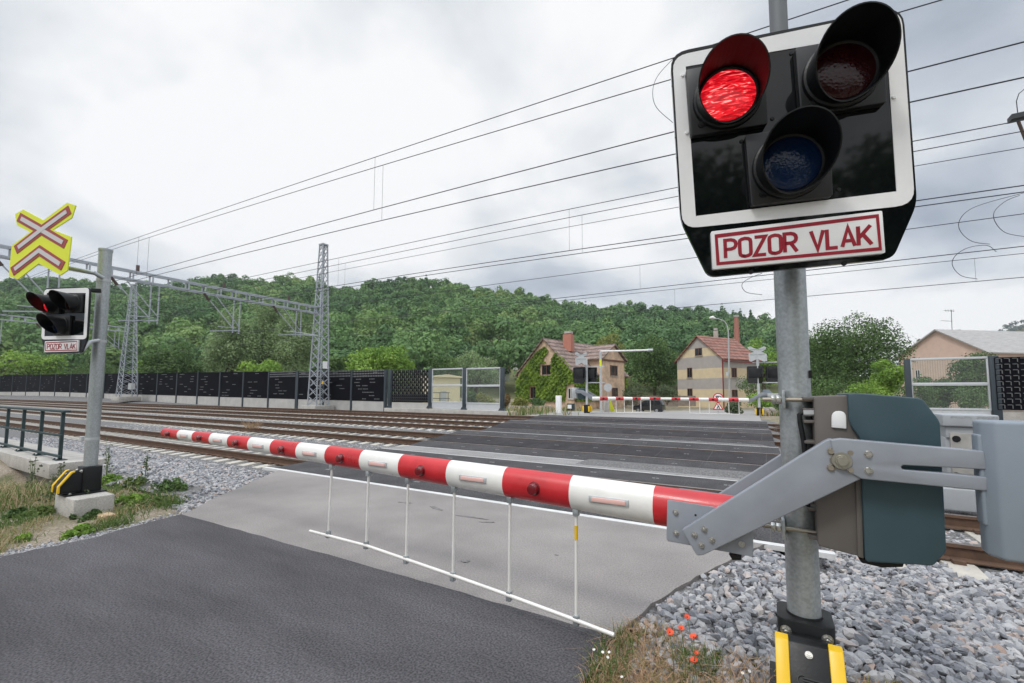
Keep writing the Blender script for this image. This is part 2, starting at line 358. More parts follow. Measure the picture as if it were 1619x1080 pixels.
# ------------------------------------------------------------------ ground, roads
def grid_axis(segs):
    a = []
    for lo, hi, st in segs: a += list(np.arange(lo, hi, st))
    return np.array(a + [segs[-1][1]])
xs = grid_axis([(-1500, -300, 200), (-300, -60, 20), (-60, -20, 2.5), (-20, 8, .35), (8, 60, 4), (60, 300, 30), (300, 1500, 200)])
ys = grid_axis([(-600, -60, 90), (-60, -12, 6), (-12, 14, .35), (14, 60, 2), (60, 300, 30), (300, 1500, 200)])
def ground_mat():
    m = M('soil_and_grass', (.2, .17, .12), .95); t = m.node_tree; b = t.nodes['Principled BSDF']
    co = nd(t, 'ShaderNodeTexCoord'); n1 = nd(t, 'ShaderNodeTexNoise'); n1.inputs['Scale'].default_value = 1.6; n1.inputs['Detail'].default_value = 10; n1.inputs['Roughness'].default_value = .68
    t.links.new(co.outputs['Object'], n1.inputs['Vector'])
    r = ramp(t, [(.3, (.40, .345, .28)), (.47, (.27, .225, .165)), (.6, (.15, .15, .075)), (.75, (.10, .13, .045))]); t.links.new(n1.outputs[0], r.inputs[0])
    n2 = nd(t, 'ShaderNodeTexNoise'); n2.inputs['Scale'].default_value = 45; n2.inputs['Detail'].default_value = 4
    t.links.new(co.outputs['Object'], n2.inputs['Vector']); r2 = ramp(t, [(.3, (.55,) * 3), (.7, (1.35,) * 3)]); t.links.new(n2.outputs[0], r2.inputs[0])
    mm = nd(t, 'ShaderNodeMix', data_type='RGBA', blend_type='MULTIPLY'); mm.inputs[0].default_value = 1
    t.links.new(r.outputs[0], mm.inputs[6]); t.links.new(r2.outputs[0], mm.inputs[7]); t.links.new(mm.outputs[2], b.inputs['Base Color'])
    bp = nd(t, 'ShaderNodeBump'); bp.inputs['Strength'].default_value = .8; bp.inputs['Distance'].default_value = .03
    t.links.new(n2.outputs[0], bp.inputs['Height']); t.links.new(bp.outputs[0], b.inputs['Normal'])
    return m
soil = ground_mat()
def sheet(name, xs, ys, zf, mat, kind='structure', keep=None):
    X, Y = np.meshgrid(xs, ys); Z = zf(X, Y)
    nx, ny = len(xs), len(ys); mb = MB()
    mb.v = [tuple(map(float, p)) for p in np.stack([X.ravel(), Y.ravel(), Z.ravel()], 1)]
    for j in range(ny - 1):
        for i in range(nx - 1):
            if keep is None or keep((xs[i] + xs[i + 1]) / 2, (ys[j] + ys[j + 1]) / 2): mb.f.append((j * nx + i, j * nx + i + 1, (j + 1) * nx + i + 1, (j + 1) * nx + i))
    mb.m = [0] * len(mb.f)
    o = mb.build(name, mat, None, smooth=60); o['kind'] = kind; return o
sheet('ground', xs, ys, zground, soil)

# tracks: apparent (flat-plane) rail positions -> true position + cant
def solve_track(an, af):
    yc = (an + af) / 2 * .93; z0 = float(zg(-15., yc))
    # yn = an(1-(z0-c/2)/H) ; yn+1.5 = af(1-(z0+c/2)/H)
    A = np.array([[1, -an / (2 * H)], [1, af / (2 * H)]]); b = np.array([an * (1 - z0 / H), af * (1 - z0 / H) - 1.5])
    yn, c = np.linalg.solve(A, b); return yn, z0, c
TR = [solve_track(*a) for a in ((6.40, 7.90), (11.12, 13.4), (16.9, 20.0), (23.6, 26.9))]
def Xl(y): return -9.06 - (y - 6.2) * .165
def Xr(y): return .42 - .028 * (y - 5)
def bed_keep(x, y): return y > (3.0 if x > -2 else 3.2 + .12 * max(0, -x - 11)) or x < -20
def zbed(X, Y):
    Z = zb(X, Y)
    for yn, z0, c in TR:
        Z = Z + smooth01(2.0, 1.1, np.abs(Y - yn - .75)) * (z0 + c * (Y - yn - .75) / 1.5 - zg(X, Y))
    return Z
ballast_sheet = M('ballast_bed', (.15, .147, .145), .95, 0, .45, 26, .9, 40, detail=8, speck=.5)
sheet('ballast_bed', grid_axis([(-400, -60, 10), (-60, -20, 1.0), (-20, 14, .3), (14, 80, 6)]), grid_axis([(2.6, 6, .2), (6, 27.2, .28)]), zbed, ballast_sheet, 'structure', bed_keep)

def poly_sheet(name, pts, mat, z=0., thick=.05, kind='structure'):
    bm = bmesh.new(); vs = [bm.verts.new((float(p[0]), float(p[1]), float(p[2]) if len(p) > 2 else z)) for p in pts]; bm.faces.new(vs)
    bmesh.ops.triangulate(bm, faces=bm.faces); bmesh.ops.recalc_face_normals(bm, faces=bm.faces)
    if sum(f.normal.z * f.calc_area() for f in bm.faces) < 0: bmesh.ops.reverse_faces(bm, faces=bm.faces)
    r = bmesh.ops.extrude_face_region(bm, geom=list(bm.faces)); 
    for e in r['geom']:
        if isinstance(e, bmesh.types.BMVert): e.co.z -= 0
    top = [e for e in r['geom'] if isinstance(e, bmesh.types.BMVert)]
    for v in bm.verts:
        if v not in top: v.co.z -= thick
    bmesh.ops.recalc_face_normals(bm, faces=bm.faces)
    me = bpy.data.meshes.new(name); bm.to_mesh(me); bm.free(); me.materials.append(mat)
    o = bpy.data.objects.new(name, me); COL.objects.link(o); o['kind'] = kind; ORG[o.name] = np.zeros(3); return o
def wob(pts, amp=.03, n=6):
    o = []
    for a, b in zip(pts[:-1], pts[1:]):
        for i in range(n):
            t = i / n; p = np.array(a) * (1 - t) + np.array(b) * t
            o.append(p + np.array([random.uniform(-amp, amp), random.uniform(-amp, amp), 0]))
    return o + [np.array(pts[-1])]
seam = wob([at_z(u, v) for u, v in ((288, 813), (595, 898), (972, 1006))], .010, 16)
leftedge = wob([at_z(u, v) for u, v in ((-500, 1010), (-150, 918), (0, 881), (150, 849), (288, 813))], .025, 9)
rlow = wob([at_z(u, v) for u, v in ((972, 1006), (950, 1040), (918, 1082))], .03, 6) + [np.array([-.75, 1.0, 0]), np.array([1., -2., 0]), np.array([3., -14., 0]), np.array([-30, -14., 0])]
poly_sheet('fresh_asphalt_road', leftedge[:-1] + seam[:-1] + rlow, asph_d, .004)
le = wob([at_z(u, v) for u, v in ((442, 743), (360, 778), (288, 813))], .02, 7)
re = wob([at_z(u, v) for u, v in ((972, 1006), (1030, 955), (1100, 912), (1190, 868), (1215, 858))], .009, 6)
yk = 5.34
p_l = [np.array([p[0], p[1], 0]) for p in le[:-1]] + [np.array([p[0] + .0, p[1] - .02, 0]) for p in [le[-1]]]
apron = [np.array([-8.92, yk, 0.])] + le[:-1] + [np.array(p) - np.array([0, .0, 0]) for p in seam[:-1]] + re[:-1] + [np.array([re[-1][0], yk, 0.])]
poly_sheet('worn_asphalt_apron', apron, asph_l, 0.)
stain_m = M('asphalt_stain', (.205, .195, .19), .95, 0, .3, 9, .2, 60, spec=.1)
def stain(u, v, rx, ry, a):
    c = at_z(u, v); P_ = []
    for k in range(22):
        t = 2 * math.pi * k / 22; q = random.uniform(.55, 1.15); x_, y_ = rx * q * math.cos(t), ry * q * math.sin(t); P_.append((c[0] + x_ * math.cos(a) - y_ * math.sin(a), c[1] + x_ * math.sin(a) + y_ * math.cos(a)))
    poly_sheet('asphalt_stain', P_, stain_m, .0045, .003)
for a_ in ((745, 818, .26, .03, .1), (690, 804, .16, .035, -.3), (770, 826, .10, .02, .5), (735, 888, .05, .03, .4), (640, 795, .12, .02, .2), (880, 878, .02, .015, 0)): stain(*a_)
# far road
fy = TR[3][0] + 2.55
far = [(Xl(fy), fy), (Xr(fy), fy), (Xr(30), 30), (1.5, 36), (6, 47), (20, 60), (40, 75), (36, 82), (14, 66), (-4, 60), (-14, 52), (-13.5, 40), (Xl(30) - .2, 30)]
def far_road():
    mb = MB(); rows = []
    L = [(-13.0, fy), (-13.2, 30), (-13.6, 36), (-13.5, 42), (-12, 50), (-6, 58), (6, 66), (30, 78), (60, 90)]
    Rr = [(-.3, fy), (-.5, 30), (-.2, 36), (1.5, 42), (5, 48), (11, 54), (20, 61), (40, 71), (70, 82)]
    for a, b in zip(L, Rr):
        for i in range(9):
            t = i / 8; x = a[0] * (1 - t) + b[0] * t; y = a[1] * (1 - t) + b[1] * t; rows.append((x, y, float(zg(x, y)) + .01))
    mb.v = rows
    for j in range(len(L) - 1):
        for i in range(8): mb.f.append((j * 9 + i, j * 9 + i + 1, (j + 1) * 9 + i + 1, (j + 1) * 9 + i))
    mb.m = [0] * len(mb.f); o = mb.build('far_road', asph_far); o['kind'] = 'structure'
far_road()
# ------------------------------------------------------------------ crossing deck
def strip(mb, y0, z0, y1, z1, mi, xa=None, xb=None, th=.06):
    a0, a1 = (Xl(y0), Xl(y1)) if xa is None else (xa, xa); b0, b1 = (Xr(y0), Xr(y1)) if xb is None else (xb, xb)
    mb.prism([(a0, y0, z0), (b0, y0, z0), (b1, y1, z1), (a1, y1, z1)], (0, 0, -th), mi)
deck = MB(); lines = MB(); joints = MB(); marks = MB()
prev = (5.42, 0.)
kerb = MB(); kerb.box((-9.15, 5.335, -.045), (re[-1][0] + .56, 5.425, .006)); o = kerb.build('white_edge_kerb', whitel, None); o['kind'] = 'structure'
conc_strips = MB()
for ti, (yn, z0, c) in enumerate(TR):
    zz = lambda y: z0 + c * (y - yn - .75) / 1.5
    segs = [(yn - .98, yn - .05, 1), (yn + .10, yn + 1.40, 0), (yn + 1.55, yn + 2.48, 1)]
    if ti > 0:
        conc_strips.prism([(Xl(prev[0]), prev[0] + .003, prev[1]), (Xr(prev[0]), prev[0] + .003, prev[1]), (Xr(segs[0][0]), segs[0][0] - .05, zz(segs[0][0])), (Xl(segs[0][0]), segs[0][0] - .05, zz(segs[0][0]))], (0, 0, -.1), 0)
        lines.prism([(Xl(segs[0][0]), segs[0][0] - .047, zz(segs[0][0]) + .004), (Xr(segs[0][0]), segs[0][0] - .047, zz(segs[0][0]) + .004), (Xr(segs[0][0]), segs[0][0] - .003, zz(segs[0][0]) + .004), (Xl(segs[0][0]), segs[0][0] - .003, zz(segs[0][0]) + .004)], (0, 0, -.08), 0)
    for y0, y1, mi in segs:
        strip(deck, y0, zz(y0), y1, zz(y1), mi)
        x = Xr(y0) - (.35 if mi == 0 else .45)
        while x > Xl(y0):
            joints.prism([(x, y0, zz(y0) + .002), (x + .016, y0, zz(y0) + .002), (x + .016, y1, zz(y1) + .002), (x, y1, zz(y1) + .002)], (0, 0, -.01), 0)
            ym = (y0 + y1) / 2; xm = x + .6
            for k in (0, 1): marks.box((xm + k * .07, ym - .03, zz(ym) - .01), (xm + .05 + k * .07, ym + .03, zz(ym) + .004))
            x -= 1.2
    ye = segs[2][1]
    lines.prism([(Xl(ye), ye + .003, zz(ye) + .004), (Xr(ye), ye + .003, zz(ye) + .004), (Xr(ye), ye + .04, zz(ye) + .004), (Xl(ye), ye + .04, zz(ye) + .004)], (0, 0, -.08), 0)
    prev = (ye + .043, zz(ye))
conc_strips.prism([(Xl(prev[0]), prev[0] + .003, prev[1]), (Xr(prev[0]), prev[0] + .003, prev[1]), (Xr(fy), fy + .3, float(zg(-5., fy)) + .016), (Xl(fy), fy + .3, float(zg(-5., fy)) + .016)], (0, 0, -.1), 0)
for mb, nm, mt in ((deck, 'crossing_deck', [rubber, rubber2]), (lines, 'crossing_edge_lines', whitel), (conc_strips, 'crossing_asphalt_strips', strip_m)):
    o = mb.build(nm, mt, None, smooth=0); o['kind'] = 'structure'
jm = M('panel_joint', (.095, .09, .09), .9, spec=.1); mk = M('panel_mark', (.22, .22, .22), .8)
o = joints.build('crossing_panel_joints', jm, None, smooth=0); o['kind'] = 'structure'
o = marks.build('crossing_panel_sockets', mk, None, smooth=0); o['kind'] = 'structure'

# ------------------------------------------------------------------ tracks
tl = ['nearest railway track with rusty rails on concrete sleepers, beside the left signal', 'second railway track from the front, rusty rails in pale ballast',
      'third railway track from the front, thin rusty rails in ballast', 'farthest railway track, running along the foot of the noise barrier']
for ti, (yn, z0, c) in enumerate(TR):
    t = thing('railway_track', tl[ti], 'railway track', (-15, yn + .75, z0), 'railway tracks through the crossing')
    zz = lambda y: z0 + c * (y - yn - .75) / 1.5
    for k in (0, 1):
        yr = yn + 1.5 * k; zr = zz(yr) + .003; mb = MB()
        prof = [(-.034, 0), (.034, 0), (.036, -.035), (.012, -.05), (.009, -.14), (.07, -.158), (.07, -.17), (-.07, -.17), (-.07, -.158), (-.009, -.14), (-.012, -.05), (-.036, -.035)]
        if ti: prof = [(a * 1.15, b) for a, b in prof]
        xa, xb = -330., 30.
        n = len(prof); vs = [(xa, yr + a, zr + b) for a, b in prof] + [(xb, yr + a, zr + b) for a, b in prof]
        mb.add(vs, [tuple(range(n)), tuple(range(2 * n - 1, n - 1, -1))]); 
        for i in range(n): mb.add([vs[i], vs[(i + 1) % n], vs[(i + 1) % n + n], vs[i + n]], [(0, 1, 2, 3)], 1 if i == 0 else 0)
        mb.build('rail', [rust, railtop], t, smooth=0)
    hw = 1.3; zs = -.172; tilt = c / 1.5
    sl_pts = []
    for s_, w_, h_ in ((-hw, .11, .09), (-hw + .06, .13, .02), (-.9, .13, .0), (-.45, .11, .02), (.45, .11, .02), (.9, .13, .0), (hw - .06, .13, .02), (hw, .11, .09)):
        sl_pts.append((s_, w_, -h_))
    def sleeper_mb(mb, x):
        vs = []; oy = yn + .75
        for s_, w_, h_ in sl_pts:
            zt = z0 + zs + h_ + tilt * s_
            vs += [(x - w_, oy + s_, zt), (x + w_, oy + s_, zt), (x + w_ + .04, oy + s_, zt - .2), (x - w_ - .04, oy + s_, zt - .2)]
        n = len(sl_pts); fs = [(0, 1, 2, 3), (4 * n - 1, 4 * n - 2, 4 * n - 3, 4 * n - 4)]
        for i in range(n - 1):
            for j in range(4): fs.append((4 * i + j, 4 * i + (j + 1) % 4, 4 * i + 4 + (j + 1) % 4, 4 * i + 4 + j))
        mb.add(vs, fs)
    lx = Xl(yn) - .15; ind = [1.62 + .6 * k for k in range(-1, 5)] if ti == 0 else [1.2 + .6 * k for k in range(6)]
    ind += [lx - .6 * k for k in range(90)]
    base = None
    for x in ind:
        if base is None:
            mb = MB(); sleeper_mb(mb, x); base = mb.build('sleeper', sleeperm, t, smooth=0); x0 = x
        else:
            d = base.copy(); COL.objects.link(d); d.parent = t; d.location = (x - x0, 0, 0); ORG[d.name] = ORG[base.name]
    mb = MB()
    for k in range(90, 260): sleeper_mb(mb, lx - .6 * k)
    o = mb.build('distant_sleepers', sleeperm, t, smooth=0); o['kind'] = 'stuff'
    cl_ = MB()
    for x in ind:
        for k in (0, 1):
            yr = yn + 1.5 * k
            for s_ in (-1, 1): cl_.box((x - .05, yr + s_ * .11 - .045, zz(yr) - .172), (x + .05, yr + s_ * .11 + .045, zz(yr) - .138))
    o = cl_.build('rail_clips', rust, t, smooth=0); o['kind'] = 'stuff'

# ------------------------------------------------------------------ stones
def rocks(name, P, size, mat=STONE):
    bm = bmesh.new(); bmesh.ops.create_icosphere(bm, subdivisions=1, radius=1); bm.verts.ensure_lookup_table()
    base = np.array([v.co[:] for v in bm.verts]); tri = np.array([[v.index for v in f.verts] for f in bm.faces]); bm.free()
    n = len(P); V = base[None] * RNG.uniform(.62, 1.25, (n, 12, 1))
    V = V * np.stack([RNG.uniform(.8, 1.5, n), RNG.uniform(.65, 1.1, n), RNG.uniform(.45, .8, n)], 1)[:, None]
    q = RNG.normal(size=(n, 4)) * np.array([1, .35, .35, 1]); q /= np.linalg.norm(q, axis=1, keepdims=True); w, x, y, z = q.T
    Rm = np.stack([1 - 2 * (y * y + z * z), 2 * (x * y - z * w), 2 * (x * z + y * w), 2 * (x * y + z * w), 1 - 2 * (x * x + z * z), 2 * (y * z - x * w),
                   2 * (x * z - y * w), 2 * (y * z + x * w), 1 - 2 * (x * x + y * y)], 1).reshape(n, 3, 3)
    V = np.einsum('nij,nkj->nki', Rm, V * size[:, None, None]) + P[:, None]
    T = V[:, tri].reshape(-1, 3)
    tint = np.repeat(np.clip(RNG.beta(2.2, 1.9, n) * .86 + (RNG.random(n) < .09) * .25, 0, 1), 20)
    o = quads(name, T, mat, None, tint, 3); o['kind'] = 'stuff'; return o
def scatter(n, xr, yr, ok, z, s, jz=.02):
    X = RNG.uniform(*xr, n); Y = RNG.uniform(*yr, n); m = ok(X, Y); X, Y = X[m], Y[m]
    return np.stack([X, Y, z(X, Y) + RNG.uniform(-.01, jz, len(X))], 1), RNG.uniform(*s, len(X))
lv = np.array([p[:2] for p in leftedge if p[0] > -11.])
LQ = lv[RNG.integers(0, len(lv) - 1, 2600)]; LQ = LQ + np.stack([RNG.normal(size=2600) * .10 - .06, np.abs(RNG.normal(size=2600)) * .13 + .05], 1)
rocks('verge_gravel', np.stack([LQ[:, 0], LQ[:, 1], zground(LQ[:, 0], LQ[:, 1]) + .02], 1), RNG.uniform(.004, .017, 2600))
re_xy = np.array([p[:2] for p in re]); o_ = np.argsort(re_xy[:, 1])
def edge_r(Y): return np.where(Y > 5.3, Xr(Y), np.interp(Y, re_xy[o_, 1], re_xy[o_, 0]))
le_xy = np.array([p[:2] for p in le]); o2 = np.argsort(le_xy[:, 1])
def edge_l(Y): return np.where(Y > 5.3, Xl(Y), np.interp(Y, le_xy[o2, 1], le_xy[o2, 0]))
off_rail = lambda Y: np.all([np.abs(Y - a) > .085 for yn, _, _ in TR for a in (yn, yn + 1.5)], axis=0)
def not_sleep(X, Y):
    r = np.ones(len(X), bool)
    for ti, (yn, _, _) in enumerate(TR):
        x0 = np.where(X < -4, Xl(yn) - .15, 1.62 if ti == 0 else 1.2)
        d = np.abs((X - x0 + .3) % .6 - .3)
        r &= ~((d < .135) & (np.abs(Y - yn - .75) < 1.27) & (RNG.random(len(X)) < .985))
    return r
P1, S1 = scatter(19000, (-.9, 5.2), (2.25, 6.2), lambda X, Y: (X > edge_r(Y) + .015 + .04 * RNG.random(len(X))) & (Y > 2.55 + .25 * np.sin(X * 5) - .35 * (X > .6) + .3 * (X < .1)) & (np.hypot(X - .125, Y - 2.8) > .14) & off_rail(Y) & not_sleep(X, Y), zbed, (.016, .046), .03)
P2, S2 = scatter(9000, (.2, 7), (6.1, 10.2), lambda X, Y: (X > Xr(Y) + .02) & off_rail(Y) & not_sleep(X, Y), zbed, (.022, .045))
P2[:, 2] -= .02
P1b, S1b = scatter(2600, (-1.0, 1.6), (1.7, 3.0), lambda X, Y: (X > np.interp(Y, [1.7, 2.6, 3.], [-.72, -.74, -.8])) & (np.hypot(X - .125, Y - 2.8) > .14) & (RNG.random(len(X)) < .25 + .6 * (Y > 2.45)), lambda X, Y: zground(X, Y), (.008, .03))
rocks('ballast_stones_right', np.concatenate([P1, P2, P1b]), np.concatenate([S1, S2, S1b]))
P3, S3 = scatter(21000, (-24, -5), (2.9, 6.1), lambda X, Y: (X < edge_l(Y) - .03) & (Y > 3.45 - .5 * (X > -7.25) + .25 * np.sin(X * 2.1) * (X < -7.25) + .2 * np.sin(X * 5.3 + 1) - .045 * np.clip(X + 9.2, 0, 4)**2 * 1.2 + .5 * smooth01(-11, -13, X)) & off_rail(Y) & not_sleep(X, Y), zbed, (.024, .046))
P4, S4 = scatter(16000, (-30, -8.5), (6.1, 11.0), lambda X, Y: (X < edge_l(Y) - .1) & off_rail(Y) & not_sleep(X, Y), zbed, (.025, .05))
P5, S5 = scatter(17000, (-48, -9), (11, 25.5), lambda X, Y: (X < Xl(Y) - .1) & off_rail(Y) & not_sleep(X, Y), zbed, (.04, .08))
P4[:, 2] -= .03; P5[:, 2] -= .045
P3[np.abs(P3[:, 1] - TR[0][0] - .75) < 1.5, 2] -= .04; P4[np.abs(P4[:, 1] - TR[0][0] - .75) < 1.5, 2] -= .025
rocks('ballast_stones_left', np.concatenate([P3, P4, P5]), np.concatenate([S3, S4, S5]))

# ------------------------------------------------------------------ lettering
GL = {'P': [[(0, 0), (0, 1), (.28, 1), (.41, .95), (.48, .86), (.5, .74), (.48, .62), (.41, .53), (.28, .48), (0, .48)]],
      'O': [[(.25, 0), (.1, .035), (.02, .1), (0, .2), (0, .8), (.02, .9), (.1, .965), (.25, 1), (.4, .965), (.48, .9), (.5, .8), (.5, .2), (.48, .1), (.4, .035), (.25, 0), (.1, .035)]],
      'Z': [[(.02, 1), (.5, 1), (0, 0), (.5, 0)]], 'V': [[(0, 1), (.26, 0), (.52, 1)]], 'L': [[(0, 1), (0, 0), (.42, 0)]],
      'A': [[(0, 0), (.26, 1), (.52, 0)], [(.09, .3), (.43, .3)]], 'K': [[(0, 0), (0, 1)], [(.5, 1), (0, .36)], [(.17, .58), (.52, 0)]],
      '3': [[(.02, 1), (.5, 1), (.22, .6), (.4, .55), (.5, .42), (.5, .2), (.42, .05), (.25, 0), (.08, .04), (0, .16)]],
      '2': [[(0, .8), (.06, .94), (.25, 1), (.44, .94), (.5, .8), (.46, .62), (0, 0), (.5, 0)]]}
GL['R'] = GL['P'] + [[(.26, .48), (.52, 0)]]; GL['0'] = GL['O']
GWD = {'L': .44, ' ': .30}
def stroke(mb, pts, t, place, lift, th, mi=0):
    P = [np.array(p, float) for p in pts]; n = len(P); L_, R_ = [], []
    for i in range(n):
        a = _n2(P[i] - P[i - 1]) if i else None; b = _n2(P[i + 1] - P[i]) if i < n - 1 else None
        if a is None: a = b
        if b is None: b = a
        na = np.array([-a[1], a[0]]); nb = np.array([-b[1], b[0]]); m = na + nb; l = np.linalg.norm(m)
        m = na if l < 1e-6 else m / l; k = min(1 / max(np.dot(m, na), .25), 2.6)
        L_.append(P[i] + m * t / 2 * k); R_.append(P[i] - m * t / 2 * k)
    for i in range(n - 1):
        q = [L_[i], L_[i + 1], R_[i + 1], R_[i]]
        top = [place(x, y, lift) for x, y in q]; bot = [place(x, y, lift - th) for x, y in q]
        mb.add(top + bot, [(0, 1, 2, 3), (7, 6, 5, 4), (0, 4, 5, 1), (1, 5, 6, 2), (2, 6, 7, 3), (3, 7, 4, 0)], mi)
def _n2(v): l = np.linalg.norm(v); return v / l if l else v
def write(mb, text, x0, x1, y0, y1, place, t=.14, lift=.003, th=.002, mi=0):
    gap = .17; wt = sum(GWD.get(c, .5) for c in text) + gap * (len(text) - 1) + t
    sx = (x1 - x0) / wt; sy = (y1 - y0); x = t / 2; k = 0
    asp = sx / sy
    for ch in text:
        for pl in GL.get(ch, []):
            k += 1
            pts = [(x0 + (x + a) * sx, y0 + (t * asp / 2 + b * (1 - t * asp)) * sy) for a, b in pl]
            stroke(mb, pts, t * sx, place, lift + .00025 * (k % 3), th, mi)
        x += GWD.get(ch, .5) + gap

# ------------------------------------------------------------------ warning light board (laid out once, in metres on the board's plane)
class Plane:
    def __init__(s, O, bx, bu):
        s.O = np.array(O, float); s.bx = _n(bx); s.bu = _n(np.array(bu) - s.bx * np.dot(bu, s.bx)); s.n = np.cross(s.bx, s.bu)
        s.k = 1.
    def __call__(s, a, b, c=0.): return s.O + s.k * (a * s.bx + b * s.bu + c * s.n)
    def inv(s, u, v, c=0.):
        p = at_plane(u, v, s.O + s.n * c * s.k, s.n) - s.O; return np.array([np.dot(p, s.bx), np.dot(p, s.bu)]) / s.k
NB = Plane(at_d(1252, 222, 2.12), R @ np.array([.963, -.031, -.268]), R @ np.array([-.053, -.998, .022]))
def rounded(pts, r, k=5):
    o = []; n = len(pts); r = r if hasattr(r, '__len__') else [r] * n
    for i in range(n):
        p0, p, p1 = [np.array(q, float) for q in (pts[i - 1], pts[i], pts[(i + 1) % n])]
        if r[i] <= 0: o.append(p); continue
        a = p + _n2(p0 - p) * r[i]; b = p + _n2(p1 - p) * r[i]
        for j in range(k + 1):
            t = j / k; o.append((1 - t) ** 2 * a + 2 * t * (1 - t) * p + t * t * b)
    return o
I = lambda u, v, c=0.: NB.inv(u, v, c)
LAY = dict(
    plate=rounded([I(1059, 84), I(1428, 9), I(1450, 322), I(1412, 409), I(1120, 438), I(1076, 348)], [.09, .09, .05, .04, .04, .05]),
    frame=rounded([I(1063, 90), I(1424, 15), I(1446, 324), I(1079, 362)], .075),
    inner=[I(1084, 106), I(1400, 52), I(1417, 303), I(1100, 342)],
    sign=rounded([I(1124, 366, .03), I(1395, 333, .03), I(1400, 400, .03), I(1127, 426, .03)], .008),
    sin=[I(1130, 370.5, .034), I(1390, 338, .034), I(1395, 395.5, .034), I(1133, 419.5, .034)],
    sin2=[I(1135, 375.8, .034), I(1385.5, 344, .034), I(1390, 390.5, .034), I(1138, 414, .034)],
    text=[I(1142, 409, .034), I(1379, 350, .034), I(1143, 373, .034)],
    houses=[[I(1084, 110, .04), I(1208, 89, .04), I(1214, 196, .04), I(1092, 215, .04)],
            [I(1257.5, 76, .04), I(1397, 53, .04), I(1402, 162, .04), I(1266, 184, .04)],
            [I(1178, 214, .04), I(1312, 193, .04), I(1317, 310, .04), I(1188, 325, .04)]],
    lens=[(I(1151, 150, .07), .125), (I(1334, 112, .07), .128), (I(1251, 258, .07), .128)])
def ring_prism(mb, outer, inner, pl, c0, c1, mi=0):
    """frame between two outlines with equal corner count order (outer may have more points)"""
    n = len(outer); m = len(inner); idx = [round(i * m / n) % m for i in range(n)]
    # nearest inner corner for each outer point
    idx = [min(range(m), key=lambda j: np.linalg.norm(outer[i] - inner[j])) for i in range(n)]
    def quad(a, b, c, d):
        mb.add([pl(*a, c1), pl(*b, c1), pl(*c, c1), pl(*d, c1)], [(0, 1, 2, 3)] if np.linalg.norm(np.array(c) - np.array(d)) > 1e-6 else [(0, 1, 2)], mi)
        mb.add([pl(*a, c0), pl(*b, c0), pl(*b, c1), pl(*a, c1)], [(0, 1, 2, 3)], mi)
        if np.linalg.norm(np.array(c) - np.array(d)) > 1e-6: mb.add([pl(*d, c0), pl(*c, c0), pl(*c, c1), pl(*d, c1)], [(0, 1, 2, 3)], mi)
    for i in range(n):
        j = (i + 1) % n; quad(outer[i], outer[j], inner[idx[j]], inner[idx[i]])
